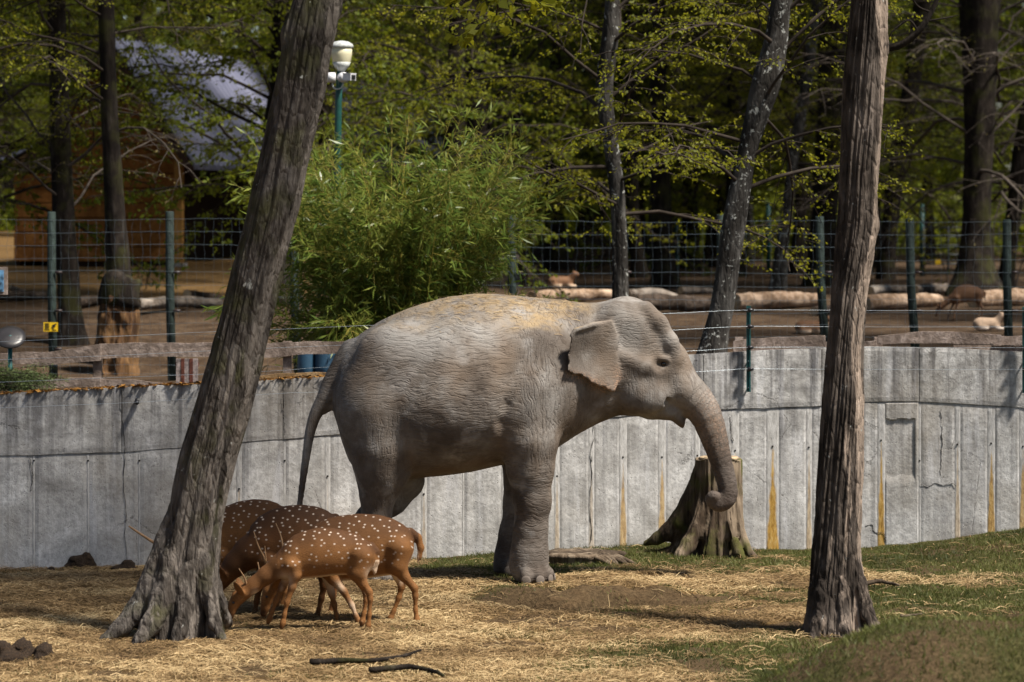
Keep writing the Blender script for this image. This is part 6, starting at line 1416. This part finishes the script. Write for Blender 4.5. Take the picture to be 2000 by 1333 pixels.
for sgn, nm in ((1, 'roof'), (-1, 'roof')):
    ncor = 420; ls = np.linspace(-.55, Lb+.5, ncor); wob = .018*np.where((np.arange(ncor)//2) % 2 == 0, 1, -1)
    V = []
    for t in (0, 1):
        for l_, w_ in zip(ls, wob):
            g_ = -.42+(hw_+.42)*t; zz = ze-.42*1.45+.12+(za-ze+.42*1.45)*t
            if sgn < 0: g_ = 2*hw_-g_
            V.append(bp(g_, l_, zz+w_))
    for t in (0, 1):
        for l_, w_ in zip(ls, wob):
            g_ = -.40+(hw_+.40)*t; zz = ze-.42*1.45+.05+(za-ze+.42*1.45)*t
            if sgn < 0: g_ = 2*hw_-g_
            V.append(bp(g_, l_, zz-.03))
    Fa = [(a, a+1, ncor+a+1, ncor+a) for a in range(ncor-1)]+[(2*ncor+a, 3*ncor+a, 3*ncor+a+1, 2*ncor+a+1) for a in range(ncor-1)]+[(a, 2*ncor+a, 2*ncor+a+1, a+1) for a in range(ncor-1)]
    adopt(mesh_obj(nm, V, Fa, ROOFM.m, None, False), barn)
    mbv = [(-.5, 0), (-.44, 0)]
    # verge board along the rake
    q = [(-.42, ze-.42*1.45+.07), (hw_, za+.07), (hw_, za-.18), (-.42, ze-.42*1.45-.18)]
    if sgn < 0: q = [(2*hw_-a, b) for a, b in q]
    prism('verge_board', q, (-.56, -.50), DARKW)

# ------------------------------------------------------------------ logs, far poles and gate
LOGP = bark_mat('log_pale', (.10, .062, .036), (.32, .22, .15), (.52, .40, .30), zs=1.0, pale=.6); LOGG = bark_mat('log_grey', (.045, .035, .028), (.16, .13, .105), (.32, .28, .24), zs=1.0, pale=.5); LOGD = bark_mat('log_dark', (.02, .014, .01), (.075, .055, .042), (.16, .125, .10), zs=1.0)
def log(x0, y0, x1, y1, d, mat, label, dY=1.0, bend=0.0, seed=0):
    xm = (x0+x1)/2; ym = (y0+y1)/2+d/2; Y = solveY(xm, ym, 44); r_ = d/2*Y/F
    a = np.array([PX(x0, Y-dY/2), Y-dY/2, 0]); b = np.array([PX(x1, Y+dY/2), Y+dY/2, 0]); m_ = (a+b)/2
    a[2] = PZ(y0, Y); b[2] = PZ(y1, Y); m_[2] = (a[2]+b[2])/2+bend*r_
    root = empty('log', tuple(m_)); tag(root, label, 'log')
    pts = smooth_pts([a, m_, b], 26); pts2, T, U, B = frames(pts); th = np.arange(18)*2*PI/18
    V = []
    for i in range(26): rr = r_*(1-.18*i/26)*(1+.45*(fbm(np.cos(th)*1.3+seed, np.sin(th)*1.3, i*.25, 3, seed)-.5)+.3*(fbm(np.cos(th)*3+seed, np.sin(th)*3, i*.9, 2, seed+5)-.5)); V.append(pts2[i]+rr[:, None]*(np.cos(th)[:, None]*U[i]+np.sin(th)[:, None]*B[i]))
    o = mesh_obj('bark', np.concatenate(V), [tuple(f_) for f_ in grid_faces(26, 18, True)], mat); adopt(o, root)
    for i, s_ in ((0, -1), (25, 1)):
        cen = V[i].mean(0); ring = cen+(V[i]-cen)*.97+T[i]*s_*.004
        o = mesh_obj('cut_end', np.vstack([ring, cen+T[i]*s_*.006]), [(k, (k+1) % 18, 18) for k in range(18)] if s_ > 0 else [((k+1) % 18, k, 18) for k in range(18)], CUT, None, False); adopt(o, root)
log(1436, 588, 1600, 590, 34, LOGP, 'bright pale log behind the leaning lichen tree', 1.5, .2, 1)
log(1236, 590, 1396, 600, 34, LOGD, 'dark log with a dark sawn end behind the elephant’s brow', 2, .2, 2)
log(1226, 574, 1345, 596, 20, LOGG, 'crooked grey branch-log lying over the dark log', 1, 1.2, 3)
log(1040, 580, 1200, 578, 26, LOGP, 'tan log lying behind the elephant’s shoulders', 1.5, .2, 4)
log(1690, 590, 1832, 590, 32, LOGP, 'thick pale log between the stripped tree and the grazing brown deer', 1.5, .1, 5)
log(1700, 566, 1776, 568, 18, LOGG, 'thin grey log behind the thick pale log', 1.5, .3, 6)
log(1784, 566, 1868, 566, 22, LOGG, 'grey log at the foot of the massive oak', 1, .1, 7)
log(1900, 584, 2070, 580, 34, LOGP, 'broad pale log beyond the grazing brown deer', 1.5, .1, 8)
log(1590, 606, 1690, 604, 18, LOGD, 'short dark log behind the stripped tree', 1, .1, 9)
log(268, 592, 430, 596, 24, LOGG, 'grey log lying before the barn’s open side', 1.5, .3, 10)
log(366, 574, 440, 590, 20, LOGD, 'dark log end stacked on the grey log by the barn', 1, .1, 11)
log(-60, 578, 98, 582, 22, LOGD, 'dark log on the ground left of the dark trunk by the sign', 1.5, .2, 12)
log(20, 560, 90, 590, 9, LOGG, 'thin grey branch propped on the dark log', .5, .2, 13)
log(150, 590, 205, 588, 22, LOGD, 'dark log between the two dark trunks before the barn', 1, .1, 14)
log(1330, 566, 1395, 572, 14, LOGG, 'thin grey log further back behind the leaning lichen tree', 1, .2, 15)
for (px, y0, yb, lab) in ((1501, 398, 530, 'teal pole beside the slim pale leaning trunk'), (1801, 402, 540, 'teal pole carrying the distant gate'), (1322, 430, 530, 'teal pole among the far dark trunks')):
    Y = solveY(px, yb, 60); mb = MB(); mb.tube([(PX(px, Y), Y, PZ(yb, Y)-.2), (PX(px, Y), Y, PZ(y0, Y))], .055, 10); mb.lathe((PX(px, Y), Y, PZ(y0, Y)), [(.058, -.02), (.05, .02), (.01, .035)], 10); o = mb.obj('steel_pole', TEAL); tag(o, lab, 'pole')
Y = solveY(1801, 540, 60)-.1; gt = empty('metal_gate', (PX(1850, Y), Y, PZ(540, Y))); tag(gt, 'distant dark bar gate between the teal pole and the oak', 'gate'); GD = plain('gate_dark', (.035, .045, .045), .5, .4)
for yy in (445, 462, 480, 498, 516, 534): mb = MB(); mb.tube([(PX(1804, Y), Y, PZ(yy, Y)), (PX(1900, Y), Y, PZ(yy, Y))], .022, 8); mb.obj('bar', GD, gt)
for xx in (1804, 1852, 1900): mb = MB(); mb.tube([(PX(xx, Y), Y, PZ(443, Y)), (PX(xx, Y), Y, PZ(545, Y))], .028, 8); mb.obj('upright', GD, gt)
mb = MB(); mb.box((PX(1832, Y), Y-.05, PZ(512, Y)), (.13, .012, .11)); o = mb.obj('plate', plain('sign_yellow', (.72, .46, .01)), None, False); o.name = 'small_plate'; tag(o, 'tiny yellow plate hung on the distant gate', 'sign')
